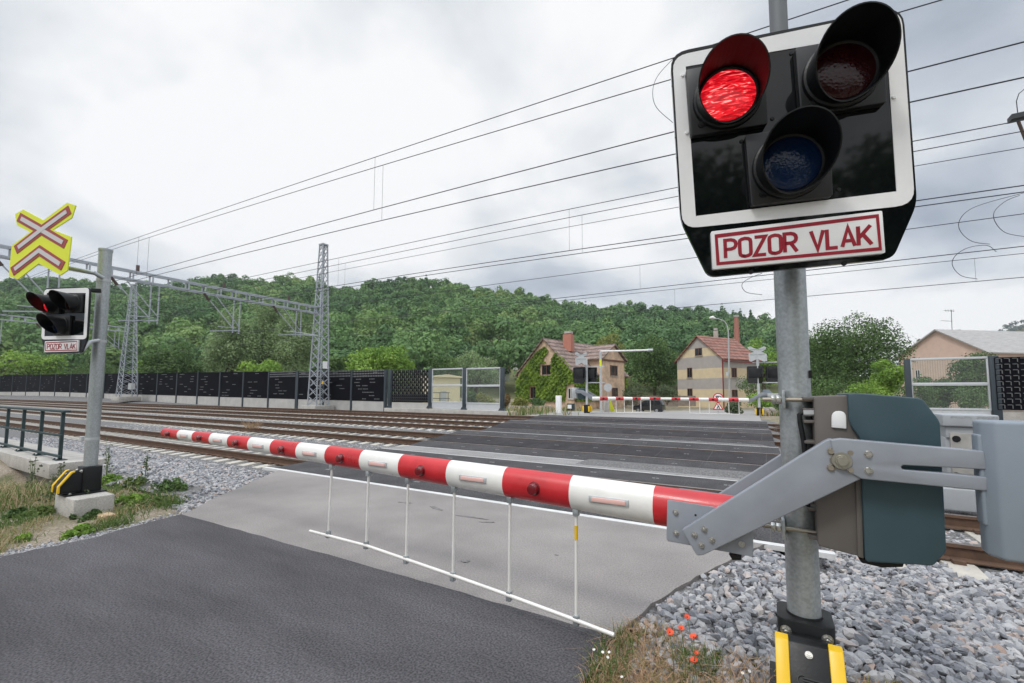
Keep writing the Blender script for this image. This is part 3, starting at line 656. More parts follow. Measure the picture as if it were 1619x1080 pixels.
def make_board(root, pl, lit=0, detail=True, sign=True, vis=1.):
    k = pl.k; nn = pl.n
    b = MB(); b.prism([pl(*p, 0) for p in LAY['plate']], -nn * .028 * k); bd = b.build('backboard', blackp, root, smooth=30)
    b = MB(); ring_prism(b, LAY['frame'], LAY['inner'], pl, 0.0, .004); b.build('white_border', whitep, root, smooth=0)
    if sign:
        b = MB(); b.prism([pl(*p, .030) for p in LAY['sign']], -nn * .026 * k); sg = b.build('warning_plate', whitep, root, bevel=.002 * k, label='white plate with red border reading POZOR VLAK')
        b = MB(); q = LAY['sin']; q2 = LAY['sin2']
        ring_prism(b, q, q2, pl, .0295, .0312)
        t0, t1, t2 = LAY['text']
        ex_ = _n2(LAY['sin'][2] - LAY['sin'][3]); ey_ = np.array([-ex_[1], ex_[0]])
        o0 = LAY['sin2'][3]; w_ = np.linalg.norm(LAY['sin2'][2] - o0); h_ = np.dot(LAY['sin2'][0] - o0, ey_)
        place = lambda x, y, c: pl(*(o0 + ex_ * x + ey_ * y), c)
        write(b, 'POZOR VLAK', w_ * .03, w_ * .97, h_ * .07, h_ * .93, place, t=.165, lift=.0312, th=.0015)
        b.build('lettering', redink, sg, smooth=0)
    for i, q in enumerate(LAY['houses']):
        hb = MB(); hb.prism([pl(*p, .042) for p in rounded(q, .01, 2)], -nn * .040 * k); hs = hb.build('lamp', housing, root, bevel=.003 * k)
        (cx_, cy_), lr = LAY['lens'][i]; C = pl(cx_, cy_, .04); r = lr * k
        rb = MB(); ax, ay = pl.bx, pl.bu
        # collar
        segs = 40; rings = []
        for rr, c in ((1.26, .0015), (1.24, .022), (1.13, .030), (1.06, .032), (1.0, .026)):
            rings.append([C + r * rr * (math.cos(2 * math.pi * j / segs) * ax + math.sin(2 * math.pi * j / segs) * ay) + nn * c * k for j in range(segs)])
        for a in range(len(rings) - 1):
            for j in range(segs): rb.add([rings[a][j], rings[a][(j + 1) % segs], rings[a + 1][(j + 1) % segs], rings[a + 1][j]], [(0, 1, 2, 3)])
        rb.build('collar', blackm, hs, smooth=35)
        # lens dome
        lb = MB(); rows = []
        for q_ in range(7):
            t = q_ / 6; rr = r * 1.0 * math.cos(t * math.pi / 2); hh = .026 + .016 * math.sin(t * math.pi / 2)
            rows.append([C + rr * (math.cos(2 * math.pi * j / segs) * ax + math.sin(2 * math.pi * j / segs) * ay) + nn * hh * k for j in range(segs)])
        for a in range(6):
            for j in range(segs): lb.add([rows[a][j], rows[a][(j + 1) % segs], rows[a + 1][(j + 1) % segs], rows[a + 1][j]], [(0, 1, 2, 3)])
        lb.build('lens', redlit if (i == 0 and lit) else (lens_blue if i == 2 else lens_red), hs, smooth=60, label='lit red lens' if (i == 0 and lit) else None)
        # visor
        vb = MB(); R0 = r * 1.17; n_ = 48; rows = {0: [], 1: [], 2: [], 3: []}
        for j in range(n_ + 1):
            th = rad(-140) + j * rad(460 - 0) / n_ if False else 2 * math.pi * j / n_
            ln = vis * (.045 + .185 * max(0, .5 + .5 * math.sin(th)) ** .75)
            d = math.cos(th) * ax + math.sin(th) * ay
            for key, rr, c in ((0, R0, .028), (1, R0 * (1 + .05 * ln / .2), ln), (2, R0 * (1 + .05 * ln / .2) - .006 * k, ln), (3, R0 - .006 * k, .028)):
                rows[key].append(C + d * rr + nn * c * k)
        for a, c in ((0, 1), (1, 2), (2, 3)):
            for j in range(n_): vb.add([rows[a][j], rows[a][j + 1], rows[c][j + 1], rows[c][j]], [(0, 1, 2, 3)])
        vb.build('visor', visorm, hs, smooth=40)
        if detail:
            qq = [np.array(p) for p in q]
            e1 = _n2(qq[2] - qq[3]); e2 = _n2(qq[0] - qq[3]); p = qq[3] + e1 * .055 + e2 * .05
            sb = MB(); disc(sb, pl(*p, .042), nn, .019 * k, .006 * k, 18, taper=.9); disc(sb, pl(*p, .048), nn, .010 * k, .004 * k, 6); sb.build('latch', blackm, hs, smooth=30)
    if detail:
        for (u, v) in ((1251, 85), (1221, 188), (1326, 300), (1172, 224)):
            sb = MB(); disc(sb, pl(*I(u, v), .0), nn, .010, .006, 12, taper=.8); sb.build('screw', blackm, bd, smooth=30)
        for (u, v) in ((1079, 120), (1086, 211), (1412, 155)):
            sb = MB(); disc(sb, pl(*I(u, v), .004), nn, .010, .006, 12, taper=.7); sb.build('screw', whitep, bd, smooth=30)
        for (u, v) in ((1187, 430.5), (1334, 417)):
            sb = MB(); disc(sb, pl(*I(u, v), .0), nn, .011, .014, 12, taper=.9); sb.build('screw', blackm, bd, smooth=30)
    bk = MB()      # rear casing
    q = LAY['inner']; bk.prism([pl(*p, -.03) for p in rounded([a * .86 + np.mean(q, axis=0) * .14 for a in q], .05)], -nn * .10 * k); bk.build('rear_casing', blackm, root, bevel=.012 * k)

def make_base(root, x, y, z, k=1.):
    """black cast socket and hinged yellow-edged cover; front towards -y"""
    b = MB(); P = lambda a, c, d: (x + a * k, y + c * k, z + d * k)
    out_ = rounded([(-.125, -.115), (.125, -.115), (.125, .115), (-.125, .115)], .045)
    b.prism([P(px_, py_, .02) for px_, py_ in out_], (0, 0, .37 * k)); cs = b.build('base_socket', blackm, root, bevel=.012 * k)
    b = MB(); b.box(P(-.17, -.30, 0), P(.17, .16, .024)); b.build('base_flange', blackm, root, bevel=.004 * k)
    b = MB(); disc(b, P(0, 0, .386), (0, 0, 1), .084 * k, .014 * k, 24, taper=.97); b.build('collar', blackm, cs)
    prof = [(-.11, .33), (-.20, .355), (-.235, .34), (-.36, .15), (-.365, .06), (-.345, .045), (-.11, .045)]
    b = MB(); b.prism([P(-.098, yy, zz) for yy, zz in prof], (.196 * k, 0, 0)); cv = b.build('hinged_cover', blackm, root, bevel=.006 * k)
    for s in (-1, 1):
        b = MB(); pr = [(-.20, .358), (-.242, .346), (-.372, .152), (-.375, .055), (-.350, .055), (-.350, .15), (-.226, .325), (-.20, .335)]
        x0 = .080 if s > 0 else -.138
        b.prism([P(x0, yy, zz) for yy, zz in pr], (.058 * k, 0, 0)); b.build('yellow_edge', yellowp, cv, bevel=.006 * k)
    nrm = _n((0, -.19, .125))
    bolt(cv, P(0, -.262, .30 + .008), nrm, .013 * k)
    # raised emblem on the cover: a small wing of bars with a round head
    eb = MB(); up = _n((0, .125, .19)); c0 = np.array(P(0, -.322, .214)); c0 = c0 + nrm * .004
    for i in range(4): 
        a = c0 + up * (.012 - .011 * i) + np.array([-.03, 0, 0]) * k; e = a + np.array([(.095 - .018 * i) * k, 0, 0]); eb.bar(a, e, .004, .005, up=nrm)
    for i in range(9):
        t0, t1 = rad(80 + 22 * i), rad(102 + 22 * i)
        f_ = lambda t: c0 + np.array([-.03, 0, 0]) + (np.array([math.cos(t), 0, 0]) + up * math.sin(t)) * .022
        eb.bar(f_(t0), f_(t1), .004, .005, up=nrm)
    eb.build('emblem', housing, cv, smooth=0)
    for s in (-1, 1):
        bolt(cs, P(s * .088, -.116, .335), (0, -1, .0), .020 * k)
        bolt(root, P(s * .13, -.24, .024), (0, 0, 1), .016 * k, steel)

# --- near signal
PX_, PY_ = [float(c) for c in at_d(1256.5, 624, 2.40)[:2]]
sig = thing('crossing_signal', 'large close crossing signal on the galvanised post, its board reading POZOR VLAK', 'crossing signal', (PX_, PY_, 0), 'crossing warning signals')
b = MB(); b.tube([(PX_, PY_, .03), (PX_, PY_, 2.45)], .0765, 48); b.build('pole', galv, sig)
b = MB(); b.tube([(PX_, PY_, 2.45), (PX_, PY_, 3.9)], .046, 32); b.build('pole_extension', M('dull_steel', (.15, .16, .17), .6, .2, .1, 5), sig)
b = MB(); b.tube([(PX_, PY_, 2.43), (PX_, PY_, 2.47)], .080, 40); b.build('pole_cap', galv, sig)
make_board(sig, NB, 1)
c_ = NB(*np.mean(LAY['inner'], axis=0), -.13)
b = MB(); b.bar(c_, (PX_, PY_ - .05, c_[2]), .06, .05); b.bar(c_ - np.array([0, 0, .25]), (PX_, PY_ - .05, c_[2] - .25), .06, .05); b.build('board_bracket', blackm, sig, bevel=.004)
make_base(sig, PX_, PY_, 0)
b = MB(); p = at_d(1278.5, 592, 2.36); b.box((PX_ + .066, PY_ - .045, p[2] - .02), (PX_ + .079, PY_ - .02, p[2] + .02)); b.build('cable_tag', blackm, sig)

# --- near barrier
YF = 2.55
bar = thing('crossing_barrier', 'near red and white striped barrier arm hanging low across the road, with hanging skirt rods', 'barrier', (PX_, PY_, .9), 'crossing barriers')
def ext(pts, Y, t): m = MB(); m.prism([at_y(u, v, Y) for u, v in pts], (0, t, 0)); return m
fork_px = [(1078, 839), (1080.5, 836.5), (1304, 697.5), (1312, 694), (1361, 703.5), (1361, 757.5), (1112, 878), (1103, 879), (1100, 876.5)]
ext(fork_px, YF, .055).build('fork_arm', greyp, bar, bevel=.006, seg=3)
fw_ = [at_y(u, v, YF) for u, v in fork_px]
b = MB(); b.prism([p + np.array([0, .50, 0]) for p in fw_], (0, .055, 0)); b.build('fork_arm', greyp, bar, bevel=.006, seg=3)
beam_px = [(1313, 695.5), (1330, 693.5), (1557, 713.5), (1561, 743), (1491, 739), (1428, 735.5), (1424.5, 739), (1428, 743), (1491, 748), (1561.5, 755), (1562, 777), (1500, 771), (1362, 757.5), (1322, 735)]
ext(beam_px, YF - .012, .05).build('counterweight_beam', greyp, bar, bevel=.006, seg=3)
cw = MB(); pts_ = [at_y(u, v, YF - .05) for u, v in ((1573, 666), (1574, 886))]; xa = pts_[0][0]; zt, zb_ = pts_[0][2], pts_[1][2]
prof = [(xa, YF - .05), (xa + .42, YF - .05), (xa + .42, YF + .085), (xa - .03, YF + .085), (xa - .034, YF + .005)]
cw.prism([(x_, y_, zb_) for x_, y_ in prof], (0, 0, zt - zb_)); cwo = cw.build('counterweight', cwgrey, bar, bevel=.014, seg=3)
b = MB(); pl0 = at_y(1557, 714, YF); b.box((xa - .040, YF - .006, pl0[2] - .30), (xa - .02, YF + .07, pl0[2] + .07)); b.build('weight_lug', cwgrey, cwo, bevel=.012, seg=3)
body_px = [(1287, 630), (1292, 626.5), (1341, 625), (1362, 700), (1362, 880), (1350, 878), (1296, 864), (1293, 860)]
ext(body_px, 2.668, .36).build('drive_housing', brownp, bar, bevel=.012, seg=3)
cov_px = [(1340, 622), (1352, 621), (1452, 629), (1460, 632), (1484, 663), (1487, 670), (1497, 871), (1494, 876), (1478, 893), (1474, 895), (1371, 889), (1368, 884), (1362, 760), (1359, 692), (1346, 674), (1342.5, 664)]
ext(cov_px, 2.640, .42).build('drive_cover', tealp, bar, bevel=.010, seg=3)
ext([(1351, 690), (1360, 697), (1366, 884), (1356, 880)], 2.655, .03).build('housing_rim', brownp, bar, bevel=.004)
b = ext([(1358, 884), (1430, 890), (1428, 897), (1395, 898), (1362, 890)], 2.68, .2); b.build('bottom_gland', blackm, bar, bevel=.004)
fl_ = rounded([(1315, 676), (1315, 650), (1338, 650), (1338.5, 678)], [0, 11, 11, 0])
ext(fl_, 2.655, .018).build('lock_flap', whitep, bar, bevel=.003)
# rear mounting frame with ribs
b = MB()
p0 = at_y(1268, 628, 2.74); p1 = at_y(1291, 850, 2.74); x0m, x1m = p0[0], at_y(1290, 628, 2.70)[0]
for v in (630, 648, 666, 698, 802, 846):
    z_ = at_y(1275, v, 2.74)[2]; b.box((x0m, 2.70, z_ - .008), (x1m + .03, 3.0, z_ + .008))
b.box((x0m + .055, 2.72, at_y(1275, 848, 2.74)[2]), (x1m + .03, 2.99, at_y(1275, 628, 2.74)[2]))
b.build('mounting_frame', brownp, bar, bevel=.003)
for v in (632, 836):
    z_ = at_y(1240, v, 2.74)[2]; xl = at_y(1238, v, 2.74)[0]
    for y_ in (PY_ - .115, PY_ + .115): b = MB(); b.tube([(xl - .095, y_, z_), (x0m + .06, y_, z_)], .0105, 14); b.build('clamp_rod', rustbolt, bar)
    b = MB(); b.box((xl - .006, PY_ - .15, z_ - .05), (xl + .010, PY_ + .15, z_ + .05)); b.build('clamp_plate', galv, bar, bevel=.004)
    for y_ in (PY_ - .115, PY_ + .115):
        b = MB(); disc(b, (xl - .008, y_, z_), (-1, 0, 0), .024, .022, 6); disc(b, (xl - .034, y_, z_), (-1, 0, 0), .024, .020, 6); b.build('clamp_nut', steel, bar, bevel=.002)
b = MB(); z1_ = at_y(1266, 653, 2.74)[2]
b.tube([at_y(1284, 652, 2.72), at_y(1270, 652, 2.72), at_y(1264, 656, 2.72), at_y(1265, 668, 2.72), at_y(1271, 700, 2.72), at_y(1275, 740, 2.72), at_y(1277, 800, 2.72)], .012, 12); b.build('cable_conduit', blackm, bar)
b = MB(); b.tube([at_y(1270, 652, 2.715), at_y(1287, 652, 2.715)], .02, 6); b.build('cable_gland', galv_light, bar)
hub = np.array(at_y(1330.5, 728, YF)); hb = MB()
for r_, h0, h1 in ((.046, 0, .004), (.041, .004, .018), (.027, .018, .024), (.020, .024, .040)): disc(hb, hub - np.array([0, h0, 0]), (0, -1, 0), r_, h1 - h0, 28, taper=.93)
hbo = hb.build('pivot_hub', M('hub_zinc', (.42, .40, .34), .35, .8, .08, 9), bar, smooth=35)
b = MB(); b.tube([hub + np.array([0, .02, 0]), hub + np.array([0, .58, 0])], .035, 20); b.build('axle', steel, bar)
for u, v in ((1314, 713.5), (1344, 715.5), (1313.5, 739.5), (1345, 743), (1372.6, 718), (1373, 744)):
    b = MB(); c = at_y(u, v, YF - (.012 if u > 1361 else 0)); disc(b, c, (0, -1, 0), .0165, .004, 18); disc(b, c - np.array([0, .004, 0]), (0, -1, 0), .0145, .009, 18, taper=.75); b.build('bolt', rustbolt if u < 1361 else steel, bar, smooth=30)
# arm
YA = 2.72
def arm_pt(u, v): return at_y(u, v, YA)
ctr = [(262, 685.5), (360, 694.5), (476, 711), (577, 727), (714, 751), (805, 764), (907, 780), (1037, 799.5), (1165, 813)]
axis = [arm_pt(*c) for c in ctr]; axx = np.array([p[0] for p in axis]); axz = np.array([p[2] for p in axis])
axz = np.polyval(np.polyfit(axx, axz, 2), axx)
def az(x): return float(np.interp(x, axx, axz)) if axx[0] < axx[-1] else 0
def ar(x): return float(np.interp(x, [axx[0], axx[-1]], [.058, .116]))
bounds = [260.5, 286, 310, 337.6, 366.8, 399.3, 435.3, 476.4, 522.6, 577.4, 639, 714.5, 803, 907, 1037, 1180]
bx_ = [arm_pt(u, np.interp(u, [c[0] for c in ctr], [c[1] for c in ctr]))[0] for u in bounds]
am = MB(); K = 36
for i in range(len(bx_) - 1):
    x0, x1 = bx_[i], bx_[i + 1]; st = [x0 + (x1 - x0) * j / 3 for j in range(4)]
    for a, c in zip(st[:-1], st[1:]):
        ra, rc = ar(a), ar(c); vs = []
        for x_, r_ in ((a, ra), (c, rc)):
            for j in range(K): t = 2 * math.pi * j / K; vs.append((x_, YA + .78 * r_ * math.cos(t), az(x_) + r_ * math.sin(t)))
        am.add(vs, [(j, (j + 1) % K, (j + 1) % K + K, j + K) for j in range(K)], i % 2)
    if i in (0, len(bx_) - 2):
        x_ = bx_[0] if i == 0 else bx_[-1]; r_ = ar(x_); am.add([(x_, YA + .78 * r_ * math.cos(2 * math.pi * j / K), az(x_) + r_ * math.sin(2 * math.pi * j / K)) for j in range(K)], [tuple(range(K))], i % 2)
armo = am.build('barrier_arm', [redarm, whitearm], bar, smooth=50, label='tapering arm in red and white bands')
tipb = MB(); disc(tipb, (bx_[0], YA, az(bx_[0])), (-1, 0, 0), ar(bx_[0]) * .8, .006, 24); tipb.build('end_cap', redarm, armo)
for i in range(len(bx_) - 2):
    xm = bx_[i] * .5 + bx_[i + 1] * .5; r_ = ar(xm); yf = YA - .78 * r_
    if i % 2 == 0:
        l = MB(); rr = .030 + .012 * (i / 13); disc(l, (xm, yf + .012, az(xm)), (0, -1, 0), rr * 1.12, .016, 22); disc(l, (xm, yf - .004, az(xm)), (0, -1, 0), rr, .034, 22, taper=.82)
        l.build('warning_lamp', amberlens, armo, bevel=.003)
    else:
        w_ = (bx_[i + 1] - bx_[i]) * .24; l = MB(); l.box((xm - w_, yf - .008, az(xm) - .021), (xm + w_, yf + .02, az(xm) + .021), 0)
        ro = l.build('reflector', galv_light, armo, bevel=.006)
        l = MB(); l.box((xm - w_ * .84, yf - .013, az(xm) - .014), (xm + w_ * .84, yf, az(xm) + .014)); l.build('reflector_strip', reflect, ro, bevel=.004)
# root plates
pl_px = [(1055, 791), (1060, 791), (1189, 811), (1191, 814), (1191, 880), (1187, 880), (1056, 856), (1053.5, 852)]
YP = YF + .057
ext(pl_px, YP, .008).build('root_plate', greyp, bar, bevel=.002)
pw = [at_y(u, v, YP) for u, v in pl_px]; b = MB(); b.prism([p + np.array([0, .36, 0]) for p in pw], (0, .008, 0)); b.build('root_plate', greyp, bar, bevel=.002)
zt_ = az(-.42) + ar(-.42) + .004
for (u, v), Y in (((1068.4, 810), YP), ((1068.8, 843), YP), ((1172.8, 860.5), YP), ((1113.4, 836.8), YF), ((1098, 846), YF), ((1125.5, 853.6), YF), ((1109, 862), YF)):
    bolt(bar, at_y(u, v, Y), (0, -1, 0), .0125)
b = MB(); disc(b, at_y(1099.7, 814.5, YP), (0, -1, 0), .006, .001, 12); b.build('drain_hole', blackm, bar)
ext([(1152, 876), (1172, 880), (1172, 886), (1158, 886)], YP + .02, .1).build('stop_block', blackm, bar, bevel=.003)
b = MB(); b.tube([np.array(at_y(1110, 851, YF)) + np.array([0, .02, 0]), np.array(at_y(1110, 851, YF)) + np.array([0, .55, 0])], .014, 10); b.build('spacer', steel, bar)
# skirt
rods = [((525, 739), (519, 846)), ((583, 748), (579, 863)), ((645.5, 758), (642, 886)), ((718.5, 772), (716, 913)), ((806.5, 789), (805, 944)), ((911, 809), (911, 983))]
YS = 2.70
for (a, c) in rods:
    top = np.array(at_y(a[0], a[1], YS)); top[2] = az(top[0]) - ar(top[0]) + .01; bot = np.array(at_y(*c, YS)); b = MB(); b.tube([top, bot], .0105, 12); ro = b.build('skirt_rod', whitearm, bar)
    b = MB(); b.box(top + np.array([-.018, -.02, -.045]), top + np.array([.018, .02, .0])); b.build('rod_clip', galv, ro, bevel=.003)
    b = MB(); b.box(bot + np.array([-.017, -.018, -.025]), bot + np.array([.017, .018, .040])); b.build('rod_clip', galv, ro, bevel=.003)
    if a[0] == 911: b = MB(); b.tube([top * .85 + bot * .15, top * .72 + bot * .28], .0118, 12); b.build('yellow_sticker', yellowp, ro)
b = MB(); br_px = [(490, 839.5), (580, 863), (716, 910), (806, 942), (911, 981), (971, 1004)]
b.tube([at_y(u, v, YS - .012) for u, v in br_px], .0125, 12); b.build('skirt_rail', whitearm, bar)

# ------------------------------------------------------------------ left signal on its plinth
LP = at_z(140, 778, .2); LX, LY = float(LP[0]), float(LP[1])
c0, c1, c2 = at_z(117, 791, .2), at_z(88, 781, .2), at_z(182, 781, .2)
ped = MB(); e1 = np.array(c2) - c0; e2 = np.array(c1) - c0
e1n = _n(e1); e2n = np.array([-e1n[1], e1n[0], 0]) * np.linalg.norm(e2)
ped.prism([np.array(p) - np.array([0, 0, .55]) for p in (c0, c0 + e1, c0 + e1 + e2n, c0 + e2n)], (0, 0, .55))
tag(ped.build('concrete_plinth', concrete, None, bevel=.012), 'low concrete block under the left signal post, weeds around it', 'concrete block')
lsig = thing('crossing_signal', 'left near signal with yellow saint andrew cross above a black POZOR VLAK light board', 'crossing signal', (LX, LY, .2), 'crossing warning signals')
dL = px((LX, LY, .3))[2]
ptop = at_d(170.5, 397, dL + .07 * 3); ztop = float(ptop[2])
b = MB(); b.tube([(LX, LY, .24), (LX, LY, ztop)], .074, 36); b.build('pole', galv, lsig)
b = MB(); b.tube([(LX, LY, ztop), (LX, LY, ztop + .03)], .080, 32); b.build('pole_cap', galv, lsig)
make_base(lsig, LX, LY, .2, .9)
LBd = dL - .25
LBx = R @ np.array([.984, 0, -.179]); LBu = R @ np.array([.028, -.9985, .06])
LBP = Plane(at_d(103, 497, LBd), LBx, LBu)
fh = LAY['frame']; hts = max(p[1] for p in fh) - min(p[1] for p in fh)
LBP.k = 83. * LBd / F / hts * .98
LBP.O = LBP.O - (LBP.bx * np.mean([p[0] for p in LAY['inner']]) + LBP.bu * np.mean([p[1] for p in LAY['inner']])) * LBP.k
make_board(lsig, LBP, 1, detail=False, vis=1.4)
# saint andrew cross panel
CP = Plane(at_d(65, 385, dL - .22), LBx, LBu)
z3 = lambda x, y: CP.inv(x / 3.375, 300 + y / 3.375)
XO = [z3(*p) for p in ((80, 130), (124, 106), (232, 163), (358, 69), (404, 84), (382, 150), (282, 214), (381, 252), (359, 432), (322, 456), (206, 394), (95, 478), (46, 462), (62, 298), (160, 226), (90, 190))]
XS = [([z3(*p) for p in ((100, 146), (216, 212), (352, 292))]), ([z3(*p) for p in ((374, 106), (216, 220), (84, 322))]), ([z3(*p) for p in ((66, 438), (212, 325), (338, 408))])]
def cross_panel(root, pl, back=False):
    b = MB(); nn = pl.n; b.prism([pl(*p, 0) for p in XO], -nn * .012 * pl.k); xp = b.build('cross_panel', galv_light if back else signyel, root, smooth=0)
    if back:
        b = MB()
        ys = [z3(0, y)[1] for y in (175, 300)]; x0, x1 = XO[13][0], XO[7][0]
        for y in ys: b.bar(pl(x0 * .9 + x1 * .1, y, -.02), pl(x1 * .9 + x0 * .1, y, -.02), .03, .03)
        b.build('stiffener', galv, xp)
        return xp
    rb = MB(); gb = MB()
    for i, ln in enumerate(XS):
        stroke(rb, ln, .125, lambda x, y, c: pl(x, y, c), .004 + .0012 * i, .006)
        l2 = [np.array(p) for p in ln]; l2[0] = l2[0] + _n2(l2[1] - l2[0]) * .055; l2[-1] = l2[-1] + _n2(l2[-2] - l2[-1]) * .055
        stroke(gb, l2, .055, lambda x, y, c: pl(x, y, c), .0085 + .0012 * i, .006)
    rb.build('red_stripes', signred, xp, smooth=0); gb.build('pale_stripes', signgrey, xp, smooth=0)
    return xp
cross_panel(lsig, CP)
# bracket arms
b = MB(); a = CP(*z3(300, 405), -.05); b.tube([at_d(86, 419, dL - .12), at_d(150, 432, dL - .08), at_d(163, 440, dL)], .028, 14); b.build('cross_bracket', galv, lsig)
b = MB(); b.bar(at_d(112, 458, dL - .2), at_d(160, 460, dL - .02), .06, .05); b.build('board_bracket', blackm, lsig, bevel=.005)
b = MB(); b.tube([at_d(128, 556, dL - .25), at_d(143, 540, dL - .12), at_d(156, 538, dL)], .022, 12); b.build('lower_stay', galv_light, lsig)
for v in (538, 694, 438):
    b = MB(); z_ = at_d(155, v, dL)[2]; b.tube([(LX, LY, z_ - .018), (LX, LY, z_ + .018)], .079, 32)
    if v == 694: b.box((LX - .14, LY - .10, z_ - .025), (LX - .05, LY - .05, z_ + .03))
    b.build('pole_band', galv_light, lsig)

# ------------------------------------------------------------------ parapet and railing on the left
YPf = float(at_z(78, 734, .1)[1]); xe = float(at_z(78, 734, .1)[0]); yb = float(at_z(114, 727, .1)[1])
b = MB(); b.box((-70, YPf, -.20), (xe, YPf + .95, .1)); tag(b.build('concrete_parapet', concrete, None, bevel=.015), 'pale concrete parapet beam under the dark railing at the left edge', 'parapet')
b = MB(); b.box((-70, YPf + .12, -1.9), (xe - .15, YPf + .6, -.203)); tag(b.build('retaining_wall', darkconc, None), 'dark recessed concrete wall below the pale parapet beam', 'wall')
rl = thing('metal_railing', 'dark green metal railing bolted on the concrete parapet at left', 'railing', (xe, YPf + .3, .1))
yr_ = float(at_z(93, 727, .1)[1])
bases = [at_z(93, 727.5, .1)[0], at_z(59, 720, .1)[0]]; sp = abs(bases[0] - bases[1])
bases += [bases[0] - sp * k for k in range(2, 40)]
zt1 = float(at_y(107, 649, yr_ - .0)[2]); zm = float(at_y(104, 687, yr_)[2]); zl = float(at_y(93, 718, yr_)[2])
xt = bases[0] + .22
for k, x_ in enumerate(bases):
    b = MB(); b.box((x_ - .030, yr_ - .03, .112), (x_ + .030, yr_ + .03, zt1 - .02)); po = b.build('railing_post', railp, rl, bevel=.004)
    if k < 8:
        b = MB(); b.box((x_ - .13, yr_ - .09, .1), (x_ + .13, yr_ + .09, .116)); b.build('base_plate', railp, po, bevel=.003)
        for sx in (-.1, .1):
            b = MB(); disc(b, (x_ + sx, yr_ - .06, .116), (0, 0, 1), .016, .025, 6); b.build('bolt', railp, po)
for nm, z_, h_, w_ in (('top_rail', zt1, .05, .10), ('middle_rail', zm, .05, .04), ('lower_rail', zl, .05, .04)):
    b = MB(); b.box((bases[-1], yr_ - .035 - w_, z_ - h_), (xt, yr_ - .033, z_)) if nm != 'top_rail' else b.box((bases[-1], yr_ - .06, z_ - h_), (xt, yr_ + .06, z_)); b.build(nm, railp, rl, bevel=.004)

# ------------------------------------------------------------------ noise barrier (left, beyond the tracks)
YW = 26.2
nb = thing('noise_barrier', 'long black perforated noise barrier on a pale plinth, ending in clear panels', 'noise barrier', tuple(at_y(735, 648, YW)))
us = [1, 21, 43, 65, 89, 113, 139, 166, 192, 220, 250, 281, 314, 349, 386, 426, 471, 513, 557, 610]
step = at_y(21, 620, YW)[0] - at_y(1, 620, YW)[0]
def wtop(u): return float(np.interp(u, [1, 80, 200, 300, 467, 612, 680, 800], [593, 592, 590.5, 589, 587, 585, 583.5, 582]))
def wpan(u): return float(np.interp(u, [1, 80, 467, 612, 680, 800], [619.5, 619.5, 631, 635, 637, 640]))
def wbot(u): return float(np.interp(u, [1, 80, 467, 612, 680, 800], [623.5, 625, 641, 644.5, 646, 650]))
xz = lambda u, v: at_y(u, v, YW)
posts = [('p', u) for u in us]
x_first = xz(1, 600)[0]; zl_ = (xz(1, wpan(1))[2], xz(1, wtop(1))[2])
edges = [(float(xz(u, 600)[0]), float(xz(u, wpan(u))[2]), float(xz(u, wtop(u))[2]), u) for u in us]
st_ = edges[1][0] - edges[0][0]
edges = [(edges[0][0] - st_ * k, edges[0][1] + .02 * k, edges[0][2] + .02 * k, -1) for k in range(14, 0, -1)] + edges
dash = MB()
for i in range(len(edges) - 1):
    (xa_, za, ta, ua), (xb_, zb2, tb, ub) = edges[i], edges[i + 1]
    b = MB(); b.prism([(xa_, YW - .05, za), (xb_, YW - .05, zb2), (xb_, YW - .05, tb), (xa_, YW - .05, ta)], (0, .12, 0))
    wdt = xb_ - xa_
    for r_ in range(9):
        zf = (r_ + .6) / 9.4
        for _ in range(random.choice((0, 1, 1, 2)) if ub > 0 else 0):
            xx = xa_ + random.uniform(.08, .7) * wdt; zz_ = za + (ta - za) * zf
            for q in range(random.choice((3, 4, 4, 5))):
                if xx + .17 * q + .1 < xb_ - .1: b.box((xx + .17 * q, YW - .058, zz_ - .035), (xx + .17 * q + .11, YW - .049, zz_ + .035), 1)
    if ub > 440:       # see-through top rows near the right end
        for r_ in range(3):
            for q in range(int(wdt / .2)):
                b.box((xa_ + .05 + q * .2, YW - .058, ta - .16 - .22 * r_), (xa_ + .05 + q * .2 + .12, YW - .049, ta - .04 - .22 * r_), 1)
    b.build('black_panel', [panelb, latticem], nb, smooth=0)
    b = MB(); b.prism([(xa_, YW - .03, -.4), (xb_, YW - .03, -.4), (xb_, YW - .03, zb2 - .01), (xa_, YW - .03, za - .01)], (0, .10, 0)); b.build('concrete_plinth', plinthm, nb, smooth=0)
for i, (x_, z_, t_, u) in enumerate(edges):
    w_ = .20 if u in (166, 471) else .09
    b = MB(); b.box((x_ - w_, YW - .12, -.4), (x_ + w_, YW + .11, t_ + .03)); b.build('barrier_post', anth, nb, smooth=0)
